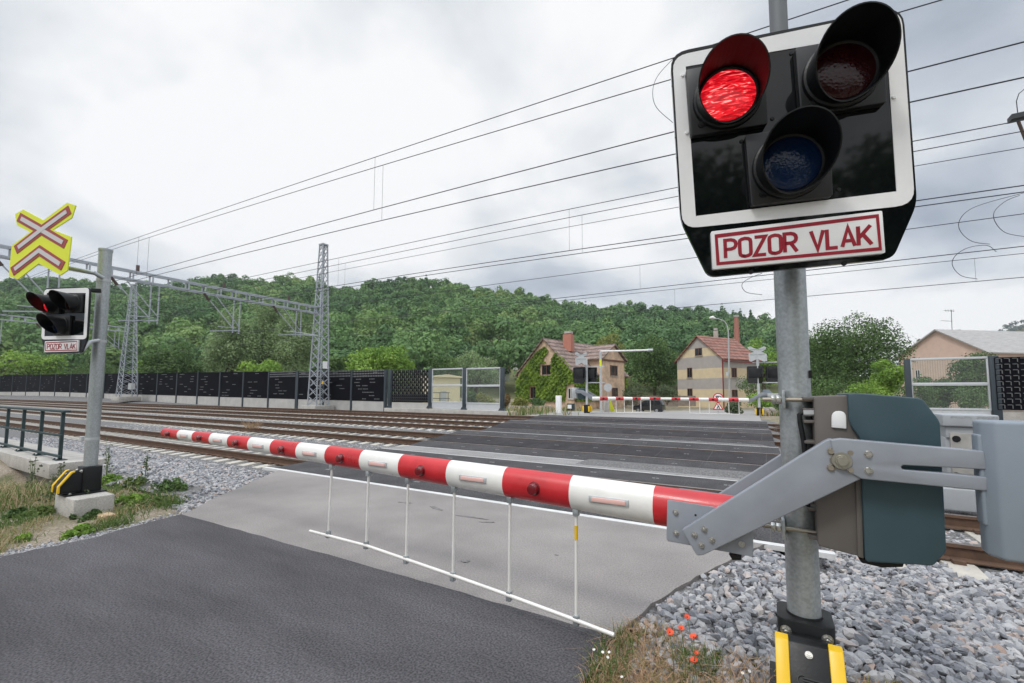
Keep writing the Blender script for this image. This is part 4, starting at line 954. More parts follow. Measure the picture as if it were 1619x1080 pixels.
# lattice panel between 612 and 680 and clear panels to 795
def lattice(root, xa_, xb_, z0_, z1_, Y, cell, solid_rows=0, bar_=.03, name='lattice_panel'):
    b = MB(); nx_ = max(1, int(round((xb_ - xa_) / cell))); nz_ = max(1, int(round((z1_ - z0_) / cell)))
    for i in range(nx_ + 1): x_ = xa_ + (xb_ - xa_) * i / nx_; b.box((x_ - bar_ / 2, Y - .04, z0_), (x_ + bar_ / 2, Y + .03, z1_), 0)
    for j in range(nz_ + 1): z_ = z0_ + (z1_ - z0_) * j / nz_; b.box((xa_, Y - .034, z_ - bar_ / 2), (xb_, Y + .024, z_ + bar_ / 2), 0)
    for i in range(nx_):
        for j in range(nz_):
            x_ = xa_ + (xb_ - xa_) * (i + .5) / nx_; z_ = z0_ + (z1_ - z0_) * (j + .5) / nz_; w_ = cell * .30
            if (i + j) % 2 == 0 or j < solid_rows: b.box((x_ - cell * .5, Y + .0, z_ - cell * .5), (x_ + cell * .5, Y + .02, z_ + cell * .5), 1)
            b.box((x_ - w_, Y - .048, z_ + w_), (x_ + w_, Y - .041, z_ + w_ * 1.35), 2)
            b.box((x_ + w_, Y - .048, z_ - w_), (x_ + w_ * 1.35, Y - .041, z_ + w_), 2)
    return b.build(name, [panelb, panelb, latticem], root, smooth=0)
Yq = YW - .15
def wall_post(root, u, vt, vb, Y, w, base=True):
    p = at_y(u, vt, Y); q = at_y(u, vb, Y); b = MB(); b.box((p[0] - w, Y - .1, q[2]), (p[0] + w, Y + .1, p[2])); o = b.build('barrier_post', anth, root, bevel=.01)
    if base: b = MB(); b.prism([(p[0] - w * 2, Y - .14, q[2]), (p[0] + w * 2, Y - .14, q[2]), (p[0] + w * 1.05, Y - .14, q[2] + .2), (p[0] - w * 1.05, Y - .14, q[2] + .2)], (0, .26, 0)); b.build('post_foot', anth, o)
for u, vt, vb in ((617.5, 584, 645), (681, 583, 645.5), (735, 581.5, 648), (794.5, 581, 650)): wall_post(nb, u, vt, vb, Yq, .14)
xa_, xb_ = at_y(621, 600, Yq)[0], at_y(678, 600, Yq)[0]
lattice(nb, xa_, xb_, at_y(650, 636, Yq)[2], at_y(650, 585, Yq)[2], Yq, .21, 3)
b = MB(); b.box((xa_, Yq - .04, -.2), (xb_, Yq + .05, at_y(650, 636.4, Yq)[2] - .02)); b.build('concrete_plinth', plinthm, nb, smooth=0)
def clear_panel(root, u0, u1, vt, vm, vb, vbb, Y):
    x0, x1 = at_y(u0, vt, Y)[0], at_y(u1, vt, Y)[0]; zt = at_y((u0 + u1) / 2, vt, Y)[2]; zm = at_y((u0 + u1) / 2, vm, Y)[2]; z0_ = at_y((u0 + u1) / 2, vb, Y)[2]; zbb = at_y((u0 + u1) / 2, vbb, Y)[2]
    b = MB(); b.box((x0, Y - .012, z0_), (x1, Y + .012, zt)); b.build('clear_pane', pane, root, smooth=0)
    b = MB()
    for z_, h_ in ((zt, .05), (zm, .075), (z0_, .05)): b.box((x0 - .02, Y - .05, z_ - h_), (x1 + .02, Y + .05, z_ + h_))
    b.box((x0 - .03, Y - .045, z0_), (x0 + .03, Y + .045, zt)); b.box((x1 - .03, Y - .045, z0_), (x1 + .03, Y + .045, zt))
    b.build('pane_frame', alu, root, bevel=.008)
    b = MB(); n_ = int((x1 - x0) / .085)
    for i in range(1, n_): x_ = x0 + (x1 - x0) * i / n_; b.box((x_ - .002, Y - .018, z0_), (x_ + .002, Y - .013, zt))
    b.build('bird_stripes', wirem, root, smooth=0)
    b = MB(); b.box((x0, Y - .03, zbb), (x1, Y + .03, z0_ - .06)); b.build('solid_panel', alu, root, smooth=0)
clear_panel(nb, 684, 732, 583.5, 609.5, 636, 646.5, Yq); clear_panel(nb, 738, 791, 582.5, 610, 638, 649, Yq)
b = MB(); b.box((at_y(612, 646, Yq)[0], Yq - .35, -.3), (at_y(816, 651, Yq)[0], Yq + .3, float(at_y(735, 648, Yq)[2]))); b.build('foundation_strip', concrete, nb, bevel=.02)

# right noise barrier
YR = 28.
nr = thing('noise_barrier', 'short noise barrier at right with clear panels and a black lattice panel', 'noise barrier', tuple(at_y(1575, 655, YR)))
for u, vt, vb, w in ((1433.5, 568, 690, .105), (1569.5, 563, 700, .15)):
    p = at_y(u, vt, YR); b = MB(); b.box((p[0] - w, YR - .12, -.3), (p[0] + w, YR + .12, p[2])); b.build('barrier_post', anth, nr, bevel=.012)
clear_panel(nr, 1439, 1560, 567, 607.5, 647, 690, YR + .03)
lattice(nr, at_y(1574, 600, YR - .1)[0], at_y(1574, 600, YR - .1)[0] + 5., at_y(1600, 648, YR - .1)[2], at_y(1600, 565, YR - .1)[2], YR - .1, .25, 99, .03)
x0 = at_y(1574, 600, YR)[0]; b = MB(); b.box((x0, YR - .08, -.3), (x0 + 9, YR + .06, at_y(1600, 649, YR)[2])); b.build('concrete_plinth', concrete, nr)
b = MB(); x1_ = x0 + 5.1; b.box((x1_, YR - .12, -.3), (x1_ + .3, YR + .12, at_y(1600, 560, YR)[2])); b.build('barrier_post', anth, nr)

# ------------------------------------------------------------------ lattice masts, portal beams, overhead line
def lattice_mast(label, base, ztop, w0, w1, signs=True):
    t = thing('lattice_mast', label, 'mast', base, 'lattice masts of the overhead line')
    x, y, z0 = base; nst = 20 if ztop - z0 > 11 else 16
    z_of = lambda i: z0 + (ztop - z0) * (1 - (1 - i / nst) ** 1.12)
    wd = lambda z: w0 + (w1 - w0) * min(1., (z - z0) / ((ztop - z0) * .94))
    legs = MB(); br = MB()
    for sx in (-1, 1):
        for sy in (-1, 1):
            legs.bar((x + sx * w0, y + sy * w0, z0), (x + sx * w1, y + sy * w1, ztop), .085, .085, up=(1, 0, 0))
    for i in range(nst):
        za, zb3 = z_of(i), z_of(i + 1); wa, wb = wd(za), wd(zb3); s = 1 if i % 2 else -1
        for q in (-1, 1):
            br.bar((x - s * wa, y + q * wa, za), (x + s * wb, y + q * wb, zb3), .05, .03); br.bar((x + q * wa, y - s * wa, za), (x + q * wb, y + s * wb, zb3), .05, .03)
            br.bar((x + s * wa, y + q * wa, za), (x - s * wb, y + q * wb, zb3), .05, .03); br.bar((x + q * wa, y + s * wa, za), (x + q * wb, y - s * wb, zb3), .05, .03)
    legs.build('mast_legs', mastm, t, smooth=0); br.build('lattice_bracing', mastm, t, smooth=0)
    b = MB(); b.box((x - w1 - .06, y - w1 - .06, ztop), (x + w1 + .06, y + w1 + .06, ztop + .12)); b.build('mast_head', mastm, t)
    b = MB(); b.box((x - w0 - .35, y - w0 - .35, z0 - .6), (x + w0 + .35, y + w0 + .35, z0)); b.build('footing', concrete, t, bevel=.02)
    return t, wd
B1 = at_d(503, 641, 39.); Z1 = float(at_d(512, 388, 40)[2])
mt1, wd1 = lattice_mast('tall lattice steel mast in front of the black noise barrier, left of centre', tuple(B1), Z1, .62, .24)
b = MB(); p = at_d(514, 577, 38.2); b.box((p[0] - .12, p[1] - .15, p[2] - .32), (p[0] - .08, p[1] + .3, p[2] + .32)); b.build('white_board', whitep, mt1)
b = MB(); p = at_d(510, 605, 38.2); b.box((p[0] - .1, p[1] - .02, p[2] - .12), (p[0] + .1, p[1], p[2] + .12)); b.build('yellow_board', yellowp, mt1)
B2 = at_d(200, 627, 58.); Z2 = float(at_d(207, 448, 58)[2])
mt2, wd2 = lattice_mast('farther lattice mast behind the left signal post', tuple(B2), Z2, .85, .22)
b = MB(); p = at_d(211, 611, 57); b.box((p[0] - .5, p[1] - .4, p[2] - .4), (p[0] + .5, p[1], p[2] + .4)); b.build('switch_box', galv_light, mt2)
BEAMX = float(B1[0]); BEAMZ = float(at_d(503, 490, 39)[2])
def portal(label, X, Y0, Y1, Z, h=.55, w=.5):
    t = thing('portal_beam', label, 'portal beam', (X, Y1, Z), 'portal beams over the tracks'); ch = MB(); n_ = int((Y0 - Y1) / 1.0)
    for sx in (-1, 1):
        for z_ in (Z - h / 2, Z + h / 2): ch.bar((X + sx * w / 2, Y0, z_), (X + sx * w / 2, Y1, z_), .075, .09)
        for i in range(n_ + 1): y_ = Y0 + (Y1 - Y0) * i / n_; ch.bar((X + sx * w / 2, y_, Z - h / 2), (X + sx * w / 2, y_, Z + h / 2), .08, .05)
    for i in range(n_ + 1):
        y_ = Y0 + (Y1 - Y0) * i / n_
        for z_ in (Z - h / 2, Z + h / 2): ch.bar((X - w / 2, y_, z_), (X + w / 2, y_, z_), .06, .06)
    ch.build('beam_frame', mastm, t, smooth=0)
    return t
pb1 = portal('long steel portal beam crossing above the tracks to the tall mast', BEAMX, float(B1[1]) - .3, 1.0, BEAMZ)
pb2 = portal('farther portal beam reaching the mast behind the left signal', float(B2[0]), float(B2[1]) - .3, 1.0, float(at_d(190, 521, 58)[2]))
YT = [yn + .75 for yn, _, _ in TR]
for t, X, Zb in ((pb1, BEAMX, BEAMZ), (pb2, float(B2[0]), float(at_d(190, 521, 58)[2]))):
    for yt, dz in zip(YT, (-3.1, -2.9, -2.9, -2.6)):
        b = MB()
        for dy in (0.5, .95): b.bar((X - .1, yt + dy, Zb - .3), (X - .1, yt + dy, Zb + dz), .065, .065)
        b.bar((X, yt - 1.6, Zb - .3), (X, yt + .5, Zb + dz + .3), .06, .06); b.bar((X + .3, yt - 1.0, Zb - .3), (X, yt + .9, Zb + dz + .5), .055, .055)
        b.bar((X, yt + .95, Zb + dz + .25), (X, yt - 1.1, Zb + dz - .05), .07, .07); b.bar((X, yt + .7, Zb + dz + .4), (X + .0, yt - .6, Zb + dz + .35), .05, .05)
        dr = b.build('drop_bracket', mastm, t, smooth=0)
        b = MB(); b.tube([(X, yt - 1.6, Zb - .3), (X, yt - 1.25, Zb - .75)], .09, 8); b.tube([(X, yt - .3, Zb + .3), (X, yt - .3, Zb + .75)], .10, 8); b.build('insulator', insul, dr)
for (u0, v0), (u1, v1) in (((505, 531), (459, 524)), ((505, 531), (462, 529))):
    b = MB(); b.tube([at_d(u0, v0, 39), at_d(u1, v1, 38)], .05, 8); b.build('registration_arm', mastm, mt1)
wl = ['nearest overhead line pair above the first track, highest in the photo', 'second overhead line pair just below the highest wires', 'overhead line over the second track, upper of two sets',
      'overhead line over the second track, lower of two sets', 'overhead line above the third track, low over the hill', 'lowest overhead line, above the farthest track']
sets = [(YT[0], [(-24, 7.85), (-8.08, 7.30), (-1.2, 7.03)], [(-19.9, 6.18), (-8.1, 6.0), (-1.2, 5.78), (2.2, 5.67)], .0105), (YT[0] + .02, [(-24, 7.73), (-7.84, 7.06), (-1.2, 6.69)], [(-19.6, 5.99), (-7.8, 5.68), (-1.2, 5.44), (2.2, 5.27)], .0105),
        (YT[1], [(-15.3, 7.26), (-2., 7.08), (4.4, 6.83)], [(-13, 6.06), (-1.8, 5.74), (4.3, 5.55)], .013), (YT[1] + .02, [(-15.3, 6.98), (-2, 6.84), (4.4, 6.62)], [(-13, 5.93), (-1.8, 5.62), (4.3, 5.43)], .012), (YT[2], [(-15, 6.75), (6, 6.5)], [(-15, 5.72), (6, 5.6)], .014), (YT[3], [(-15, 6.8), (8, 6.55)], [(-15, 5.8), (8, 5.7)], .014)]
for i, (y_, mz, cz, r_) in enumerate(sets):
    t = thing('overhead_line', wl[i], 'overhead line', (BEAMX, y_, mz[0][1]), 'overhead contact lines')
    xs_ = np.arange(-260, 62, 3.)
    def zf(x, pts):
        p = [(BEAMX - 226, pts[0][1] + .2), (BEAMX, pts[0][1] + .25)] + pts; k = (pts[-1][1] - pts[-2][1]) / (pts[-1][0] - pts[-2][0])
        return float(np.interp(x, [q[0] for q in p], [q[1] for q in p])) if x <= pts[-1][0] else pts[-1][1] + k * (x - pts[-1][0])
    for nm, pts in (('messenger_wire', mz), ('contact_wire', cz)):
        P_ = np.array([zf(x, pts) for x in xs_]); P_[2:-2] = np.convolve(P_, np.ones(5) / 5, 'valid')
        b = MB(); b.tube([(x, y_, z_) for x, z_ in zip(xs_, P_)], r_ * (.8 if nm[0] == 'm' else .9), 5, caps=False); b.build(nm, wirem, t)
        if nm[0] == 'm': PM = P_
        else: PC = P_
    dx = [-8.08, -21.5, -41, -60, 7, 19] if i == 0 else [-7.82, -20.6, -40, -59, 7.4, 20] if i == 1 else list(np.arange(-58.3 + i * .4, 30, 10.5))
    for x in dx:
        b = MB(); b.tube([(x, y_, np.interp(x, xs_, PM)), (x, y_, np.interp(x, xs_, PC))], .0045 if i < 2 else .004, 4, caps=False); b.build('dropper', wirem, t)
    if i == 2:
        b = MB(); b.tube([(x, y_ + .3, np.interp(x, xs_, PM) - .42) for x in xs_], r_ * .6, 5, caps=False); b.build('feeder_wire', wirem, t)
# jumper loops at right
jl = ['upper wire loop hanging between the lines at the right edge', 'wire loop further right touching the frame edge', 'lower curled wire loop at right between two contact lines', 'thin wire loop left of the big light board', 'small faint wire loop under the light board']
for i, (pts, d) in enumerate((([(1619, 305), (1556, 322), (1528, 335), (1516, 352), (1520, 368), (1538, 382), (1565, 386)], 13), ([(1612, 309), (1590, 318), (1572, 335), (1574, 352), (1590, 368), (1619, 374)], 13),
                         ([(1575, 398), (1560, 388), (1530, 392), (1510, 405), (1506, 420), (1520, 436), (1545, 441)], 16), ([(1065, 92), (1040, 120), (1032, 145), (1038, 170), (1064, 194)], 9), ([(1205, 432), (1185, 440), (1173, 450), (1180, 462), (1205, 466)], 22))):
    P_ = []
    for j in range(len(pts) - 1):
        p0, p1, p2, p3 = [np.array(pts[max(0, min(len(pts) - 1, j + k))], float) for k in (-1, 0, 1, 2)]
        for s in range(5): q = s / 5; P_.append(.5 * (2 * p1 + (p2 - p0) * q + (2 * p0 - 5 * p1 + 4 * p2 - p3) * q * q + (3 * p1 - p0 - 3 * p2 + p3) * q ** 3))
    P_.append(np.array(pts[-1], float))
    b = MB(); b.tube([at_d(u, v, d + .3 * math.sin(k * .4)) for k, (u, v) in enumerate(P_)], .0085 * d / 13, 5, caps=False)
    tag(b.build('jumper_wire', wirem), jl[i], 'wire', 'jumper loops on the overhead line')
ins = thing('line_insulator', 'dark insulator bracket on the upper wires at the right edge', 'insulator', tuple(at_d(1606, 186, 11)))
b = MB(); b.box(at_d(1600, 188, 11), np.array(at_d(1600, 180, 11)) + np.array([.9, .25, 0])); b.build('bracket_plate', wirem, ins)
b = MB(); b.tube([at_d(1609, 178, 11), at_d(1607, 160, 11), at_d(1611, 148, 11), at_d(1621, 140, 11)], .010, 6); b.build('jumper', wirem, ins)
b = MB(); b.tube([at_d(1610, 192, 11), at_d(1622, 222, 11)], .035, 8); b.build('insulator_rod', insul, ins)

# ------------------------------------------------------------------ trackside cabinet at right
YC = 8.55
cab = thing('trackside_cabinet', 'grey plastic trackside cabinet behind the first track, seen behind the counterweight', 'cabinet', tuple(at_y(1545, 790, YC)))
def cbox(u0, v0, u1, v1, Y, dp, mat, nm, bev=.02, par=cab):
    a = at_y(u0, v0, Y); c = at_y(u0, v1, Y); x1 = at_y(u1, v0, Y)[0]; b = MB(); b.box((a[0], Y, c[2]), (x1, Y + dp, a[2])); return b.build(nm, mat, par, bevel=bev, seg=3)
lid = cbox(1490, 655, 1580, 674, YC - .03, .65, cabg, 'cabinet_lid', .02)
cbox(1495, 674.5, 1578, 692, YC + .02, .55, cabg, 'cabinet_top', .012); cbox(1502, 684, 1574, 772, YC, .5, stainless, 'cabinet_door', .006)
cbox(1494, 691, 1576, 764, YC + .06, .5, cabg, 'cabinet_body', .01); cbox(1491, 771, 1578, 806, YC - .02, .6, cabg, 'cabinet_base', .02)
lb = MB(); pz = at_y(1541, 669, YC - .032)
place = lambda x, y, c: (pz[0] + x, YC - .03 - c, pz[2] + y)
write(lb, '2', -.03, .03, -.02, .045, place, .16, .004, .006)
for i in range(11):
    if i in (5,): continue
    xx = -.24 + i * .045
    for s in range(3): lb.bar(place(xx + s * .012, .06 + .012 * ((i + s) % 3), .003), place(xx + s * .012 + .008, .095 - .008 * ((i * s) % 3), .003), .007, .006, up=(0, 1, 0))
lb.build('raised_marking', cabg, lid, smooth=0)
for v in (694, 752): b = MB(); disc(b, at_y(1512, v, YC), (0, -1, 0), .045, .008, 18); disc(b, at_y(1512, v, YC - .008), (0, -1, 0), .028, .012, 12); b.build('lock', blackm, cab, smooth=30)

# ------------------------------------------------------------------ foliage
def blob_leaves(C, rad_, n, size, up=.25, jit=.30, flat=1., droop=0., bottom=-.55, rough=.5):
    """leaf cards spread over lumps; C (k,3) centres, rad_ (k,)"""
    C = np.asarray(C, float); rad_ = np.asarray(rad_, float)
    p = rad_ ** 2; p /= p.sum(); idx = RNG.choice(len(C), n, p=p)
    d = RNG.normal(size=(n, 3)); d[:, 2] += up; d /= np.linalg.norm(d, axis=1, keepdims=True)
    low = d[:, 2] < bottom; d[low, 2] *= -1
    rr = rad_[idx] * (1 - jit * RNG.random(n) ** 1.6 + .10 * RNG.normal(size=n))
    P = C[idx] + d * rr[:, None] * np.array([1, 1, flat])
    if droop: P[:, 2] -= droop * RNG.random(n) * rad_[idx]
    nrm = d + RNG.normal(size=(n, 3)) * rough; nrm /= np.linalg.norm(nrm, axis=1, keepdims=True)
    t = np.cross(nrm, RNG.normal(size=(n, 3))); t /= np.linalg.norm(t, axis=1, keepdims=True); b = np.cross(nrm, t)
    s = size * RNG.uniform(.5, 1.3, n)[:, None]; asp = RNG.uniform(.5, .9, n)[:, None]
    bend = nrm * s * .25
    V = np.stack([P - t * s, P - b * s * asp + bend, P + t * s, P + b * s * asp + bend], 1).reshape(-1, 3)
    lt = RNG.random(len(C))
    return V, np.clip(.5 * lt[idx] + .5 * RNG.random(n), 0, 1)
def lumps(c, rx, rz, k, spread=1.0, r=(.28, .5)):
    d = RNG.normal(size=(k, 3)); d /= np.linalg.norm(d, axis=1, keepdims=True); q = RNG.random(k) ** .45
    d = d * q[:, None] * spread * .72
    C = np.array(c) + d * np.array([rx, rx, rz]); rr = RNG.uniform(*r, k) * min(rx, rz)
    C = np.concatenate([C, [np.array(c)]]); rr = np.append(rr, .6 * min(rx, rz)); return C, rr
def tree(name, label, u, vb, vt, wpx, d, mat, n=2600, size=.16, k=26, group=None, rx=None, trunk=True, droop=0., base_frac=.12, r=(.26, .46), cat='tree', zb0=None, jit=.35, label_h=None):
    base = at_d(u, vb, d)
    if zb0 is not None: base[2] = zb0
    top = at_d(u, vt, d)[2]; hgt = top - base[2]; rx = wpx / 2 * d / F; 
    t = thing(name, label, cat, tuple(base), group)
    z0_ = base[2] + hgt * base_frac; rz = (top - z0_) / 2; c = (base[0], base[1], z0_ + rz)
    C, rr = lumps(c, rx, rz, k, 1.0, r); V, ti = blob_leaves(C, rr, n, size, droop=droop, jit=jit)
    if trunk:
        b = MB(); r0 = max(.06, hgt * .022)
        b.tube([(base[0], base[1], base[2] - .5), (base[0] + .05, base[1], base[2] + hgt * .25), (c[0], c[1], c[2] + rz * .35)], [r0 * 1.25, r0, r0 * .3], 10)
        for j in range(8):
            e = C[RNG.integers(len(C))]; s0 = base[2] + hgt * random.uniform(.2, .5)
            b.tube([(base[0] + .03, base[1], s0), (base[0] * .5 + e[0] * .5, base[1] * .5 + e[1] * .5, (s0 + e[2]) / 2 + .1 * hgt * .3), tuple(e)], [r0 * .5, r0 * .3, r0 * .1], 6)
        b.build('trunk', barkm, t)
    quads('crown', V, mat, t, ti); return t

# wooded hill
sky_u = [-500, -200, 0, 60, 120, 200, 260, 330, 400, 480, 540, 580, 640, 690, 740, 800, 860, 900, 950, 1000, 1060, 1110, 1150, 1200, 1230, 1300, 1450, 1700]
sky_v = [455, 445, 441, 437, 442, 452, 447, 437, 442, 438, 455, 446, 440, 440, 450, 458, 468, 480, 484, 481, 486, 489, 489, 500, 505, 560, 590, 600]
D0, D1 = 105., 330.
def hill_z(u, d):
    vs = np.interp(u, sky_u, sky_v) + 20
    zt = H + (622 - vs) / F * D1; t = np.clip((d - D0) / (D1 - D0), 0, 1)
    return 0. + zt * (t ** 1.15)
hu = np.arange(-900, 1750, 30.); hd = np.concatenate([np.linspace(95, D1, 16), [360, 420]])
hv = []; 
for d_ in hd:
    for u_ in hu:
        p = at_d(u_, 622, d_); z_ = hill_z(u_, min(d_, D1)) - (0 if d_ <= D1 else (d_ - D1) * .3) - .5; hv.append((p[0], p[1], float(z_)))
hm = MB(); hm.v = hv; nu = len(hu)
hm.f = [(j * nu + i, j * nu + i + 1, (j + 1) * nu + i + 1, (j + 1) * nu + i) for j in range(len(hd) - 1) for i in range(nu - 1)]; hm.m = [0] * len(hm.f)
meadow = M('hill_meadow', (.14, .15, .06), .95, 0, .35, .05, .6, 2)
o = hm.build('hillside', meadow, None, smooth=80); o['kind'] = 'structure'
Vs, Ts = [], []; cnt = 0
for d_ in np.arange(D0 + 6, D1 + 4, 8.0):
    stp = 8.2 * F / d_
    for u_ in np.arange(-420, 1330, stp):
        u2 = u_ + random.uniform(-.5, .5) * stp; d2 = d_ + random.uniform(-3.5, 3.5)
        z_ = float(hill_z(u2, d2))
        vv = 622 - (z_ - H) * F / d2
        if 725 < u2 < 870 and 566 < vv < 600 and random.random() < .95: continue         # meadow and gardens
        if z_ < .5 and random.random() < .5: continue
        p = at_d(u2, 622, d2); hh = random.uniform(9, 14.5); rx_ = random.uniform(3.8, 6.2)
        nl = 460
        if d_ < 190 and random.random() < .38: rx_ *= 1.45; hh *= 1.3; nl = 950
        con = random.random() < (.35 if u2 > 1120 else .05)
        if con:
            hh *= 1.15; rx_ = 2.2; C = np.array([[p[0], p[1], z_ + hh * (.25 + .7 * q)] for q in np.linspace(0, 1, 6)]); rr = np.array([2.4, 2.1, 1.7, 1.3, .9, .5])
        else:
            C, rr = lumps((p[0], p[1], z_ + hh * .55), rx_, hh * .47, random.choice((5, 7, 9)), 1.1, (.36, .62))
        V, ti = blob_leaves(C, rr, nl, .46 + d2 * .0009, up=.5, bottom=-.35, jit=.2, rough=.30)
        t0 = random.betavariate(1.5, 1.7) * (.45 if con else 1.)
        Vs.append(V); t0 = .6 * t0 + .4 * (.5 + .5 * math.sin(p[0] * .035 + 1.3 * math.sin(p[1] * .03))); Ts.append(np.clip(.72 * t0 + .28 * ti, 0, 1)); cnt += 1
fo = quads('hill_forest', np.concatenate(Vs), G_HILL, None, np.concatenate(Ts)); fo['kind'] = 'stuff'
# distant hill at the far right
hm = MB(); ru = np.arange(1400, 2300, 25.); prof_ = lambda u: np.interp(u, [1400, 1480, 1530, 1560, 1600, 1640, 1750, 2300], [628, 600, 560, 538, 512, 498, 480, 500])
for d_, k_ in ((700, 0.), (760, .55), (840, 1.), (900, .6)):
    for u_ in ru: p = at_d(u_, 624, d_); hm.v.append((p[0], p[1], H + (624 - prof_(u_) - 8) * 840 / F * k_ - 2 * (k_ == 0)))
nu = len(ru); hm.f = [(j * nu + i, j * nu + i + 1, (j + 1) * nu + i + 1, (j + 1) * nu + i) for j in range(3) for i in range(nu - 1)]; hm.m = [0] * len(hm.f)
o = hm.build('distant_hill', meadow, None, smooth=80); o['kind'] = 'structure'
Vs, Ts = [], []
for u_ in np.arange(1415, 2200, 7.):
    for k_ in np.linspace(0, 1, 9):
        u2 = u_ + random.uniform(-4, 4); d2 = 700 + 140 * k_; kk = np.interp(d2, [700, 760, 840], [0, .55, 1.])
        p = at_d(u2, 624, d2); z_ = H + (624 - prof_(u2) - 8) * 840 / F * kk
        C, rr = lumps((p[0], p[1], z_ + 5), 6.5, 6, 5, 1.05, (.4, .6)); V, ti = blob_leaves(C, rr, 110, 1.25, up=.5, bottom=-.2)
        Vs.append(V); Ts.append(np.clip(.4 * random.random() + .2 * ti, 0, 1))
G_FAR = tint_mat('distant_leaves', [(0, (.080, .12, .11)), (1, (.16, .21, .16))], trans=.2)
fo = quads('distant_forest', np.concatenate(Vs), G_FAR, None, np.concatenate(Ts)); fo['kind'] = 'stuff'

# single trees
tree('leafy_tree', 'round bright green tree beyond the black noise barrier at far left', 52, 622, 547, 118, 98, G_BRIGHT, 3200, .28, 22, zb0=0.)
for u, vt, w, d, lab, tc in ((362, 462, 96, 66, 'left and lower one of the three pale drooping trees behind the portal beam', 14000), (412, 441, 110, 69, 'middle and tallest of the three pale drooping trees behind the portal beam', 18000), (465, 444, 84, 67, 'right one of the three pale drooping trees, beside the tall mast', 14000)):
    tree('weeping_birch', lab, u, 622, vt, w, d, G_PALE, tc, .15, 60, 'pale weeping trees behind the noise barrier', droop=1.6, base_frac=.02, r=(.14, .30), zb0=0., jit=.6)
for i, (u, vt, w, d, m_, lab) in enumerate((
        (600, 541, 118, 58, G_BRIGHT, 'wide light green bushy tree behind the barrier right of the tall mast'),
        (418, 563, 90, 56, G_BRIGHT, 'low light green bush showing above the barrier below the drooping trees'),
        (535, 556, 60, 60, G_DEEP, 'dark green tree between the tall mast and the light green bushy tree'),
        (700, 556, 70, 66, G_DEEP, 'dark bushy tree above the left clear barrier panel'),
        (752, 548, 84, 70, G_PALE, 'olive tree above the right clear barrier panel'),
        (275, 540, 110, 70, G_DEEP, 'dark green tree left of the pale drooping trees'),
        (150, 552, 90, 98, G_DEEP, 'dark tree right of the round bright tree at far left'),
        (232, 570, 70, 78, G_BRIGHT, 'small bright bush at the foot of the farther lattice mast'),
        (1035, 523, 112, 76, G_DEEP, 'large deep green walnut tree between the two houses'),
        (965, 521, 66, 82, G_YEL, 'pale yellow green tree behind the ivy house'),
        (1208, 530, 74, 84, G_BRIGHT, 'bright green tree behind the right end of the banded house'),
        (1245, 510, 40, 100, G_DEEP, 'narrow dark tree just right of the close signal post'),
        (1352, 484, 150, 46, G_DEEP, 'big spreading green tree right of the close signal post'),
        (1290, 505, 80, 52, G_DEEP, 'green tree just right of the post, merging with the big spreading tree'),
        (1405, 556, 62, 40, G_BRIGHT, 'yellowish green bushy tree left of the right clear panel'),
        (1535, 545, 90, 44, G_DEEP, 'small spreading tree in front of the pink gable'),
        (1490, 590, 90, 40, G_DEEP, 'low green tree seen through the right clear panel'),
        (1465, 518, 30, 105, G_DEEP, 'small treetop behind the left slope of the pink gable'),
        (1552, 511, 46, 105, G_PALE, 'pale treetop behind the ridge of the pink house'))):
    tree('leafy_tree', lab, u, 626, vt, w, d, m_, 22000 if w > 100 else 7500, .16 if d > 50 else .105, 70 if w > 100 else 30, 'broadleaf trees beyond the railway', zb0=-.6, base_frac=.02 if vt > 535 or d < 55 else .10, r=(.2, .42), jit=.4)
def bush(label, u, vb, vt, w, d, mat, n=1500, size=.09, k=14):
    base = at_d(u, vb, d); rx = w / 2 * d / F; hz = (vb - vt) * d / F
    t = thing('shrub', label, 'shrub', tuple(base), 'shrubs near the far side of the crossing')
    b = MB()
    for j in range(5): a = j * 1.26; b.tube([(base[0], base[1], base[2] - .2), (base[0] + .4 * rx * math.cos(a), base[1] + .4 * rx * math.sin(a), base[2] + hz * .6)], [.03, .01], 5)
    b.build('stems', barkm, t)
    C, rr = lumps((base[0], base[1], base[2] + hz * .45), rx, hz * .55, k, 1., (.3, .55)); V, ti = blob_leaves(C, rr, n, size, bottom=-.9); quads('foliage', V, mat, t, ti)
for a in (('round yellow green shrub left of the ivy house', 822, 646, 627, 36, 48, G_YEL), ('small rusty shrub at the end of the noise barrier', 800, 648, 622, 16, 46, tint_mat('rusty_leaves', [(0, (.12, .08, .04)), (1, (.30, .22, .10))], trans=.2)),
          ('grey green tall shrub below the walnut tree', 1005, 640, 604, 60, 58, G_GREY), ('grey green shrub at the left corner of the banded house', 1055, 638, 608, 44, 57, G_GREY), ('green shrub left of the ivy house by the road', 850, 645, 628, 30, 50, G_DEEP),
          ('green bush covering the right corner of the banded house', 1188, 640, 578, 44, 52, G_DEEP), ('bright bush behind the far right signal', 1205, 652, 620, 50, 40, G_BRIGHT), ('dark bush right of the far right signal', 1235, 655, 615, 40, 42, G_DEEP),
          ('bushy growth beside the road works sign', 1160, 655, 632, 30, 38, G_GREY), ('low leafy bush by the drive cover at right', 1300, 650, 590, 70, 38, G_DEEP), ('bright leafy hedge behind the drive cover', 1370, 650, 598, 90, 36, G_BRIGHT), ('orange flowering shrub behind the right clear pane', 768, 645, 622, 36, 46, G_YEL),
          ('green shrub behind the middle clear pane post', 745, 645, 618, 30, 48, G_DEEP), ('green hedge low behind the right clear panel', 1540, 655, 610, 80, 36, G_DEEP), ('tall hedge behind the right clear panel post', 1450, 650, 600, 60, 37, G_DEEP)):
    bush(*a)

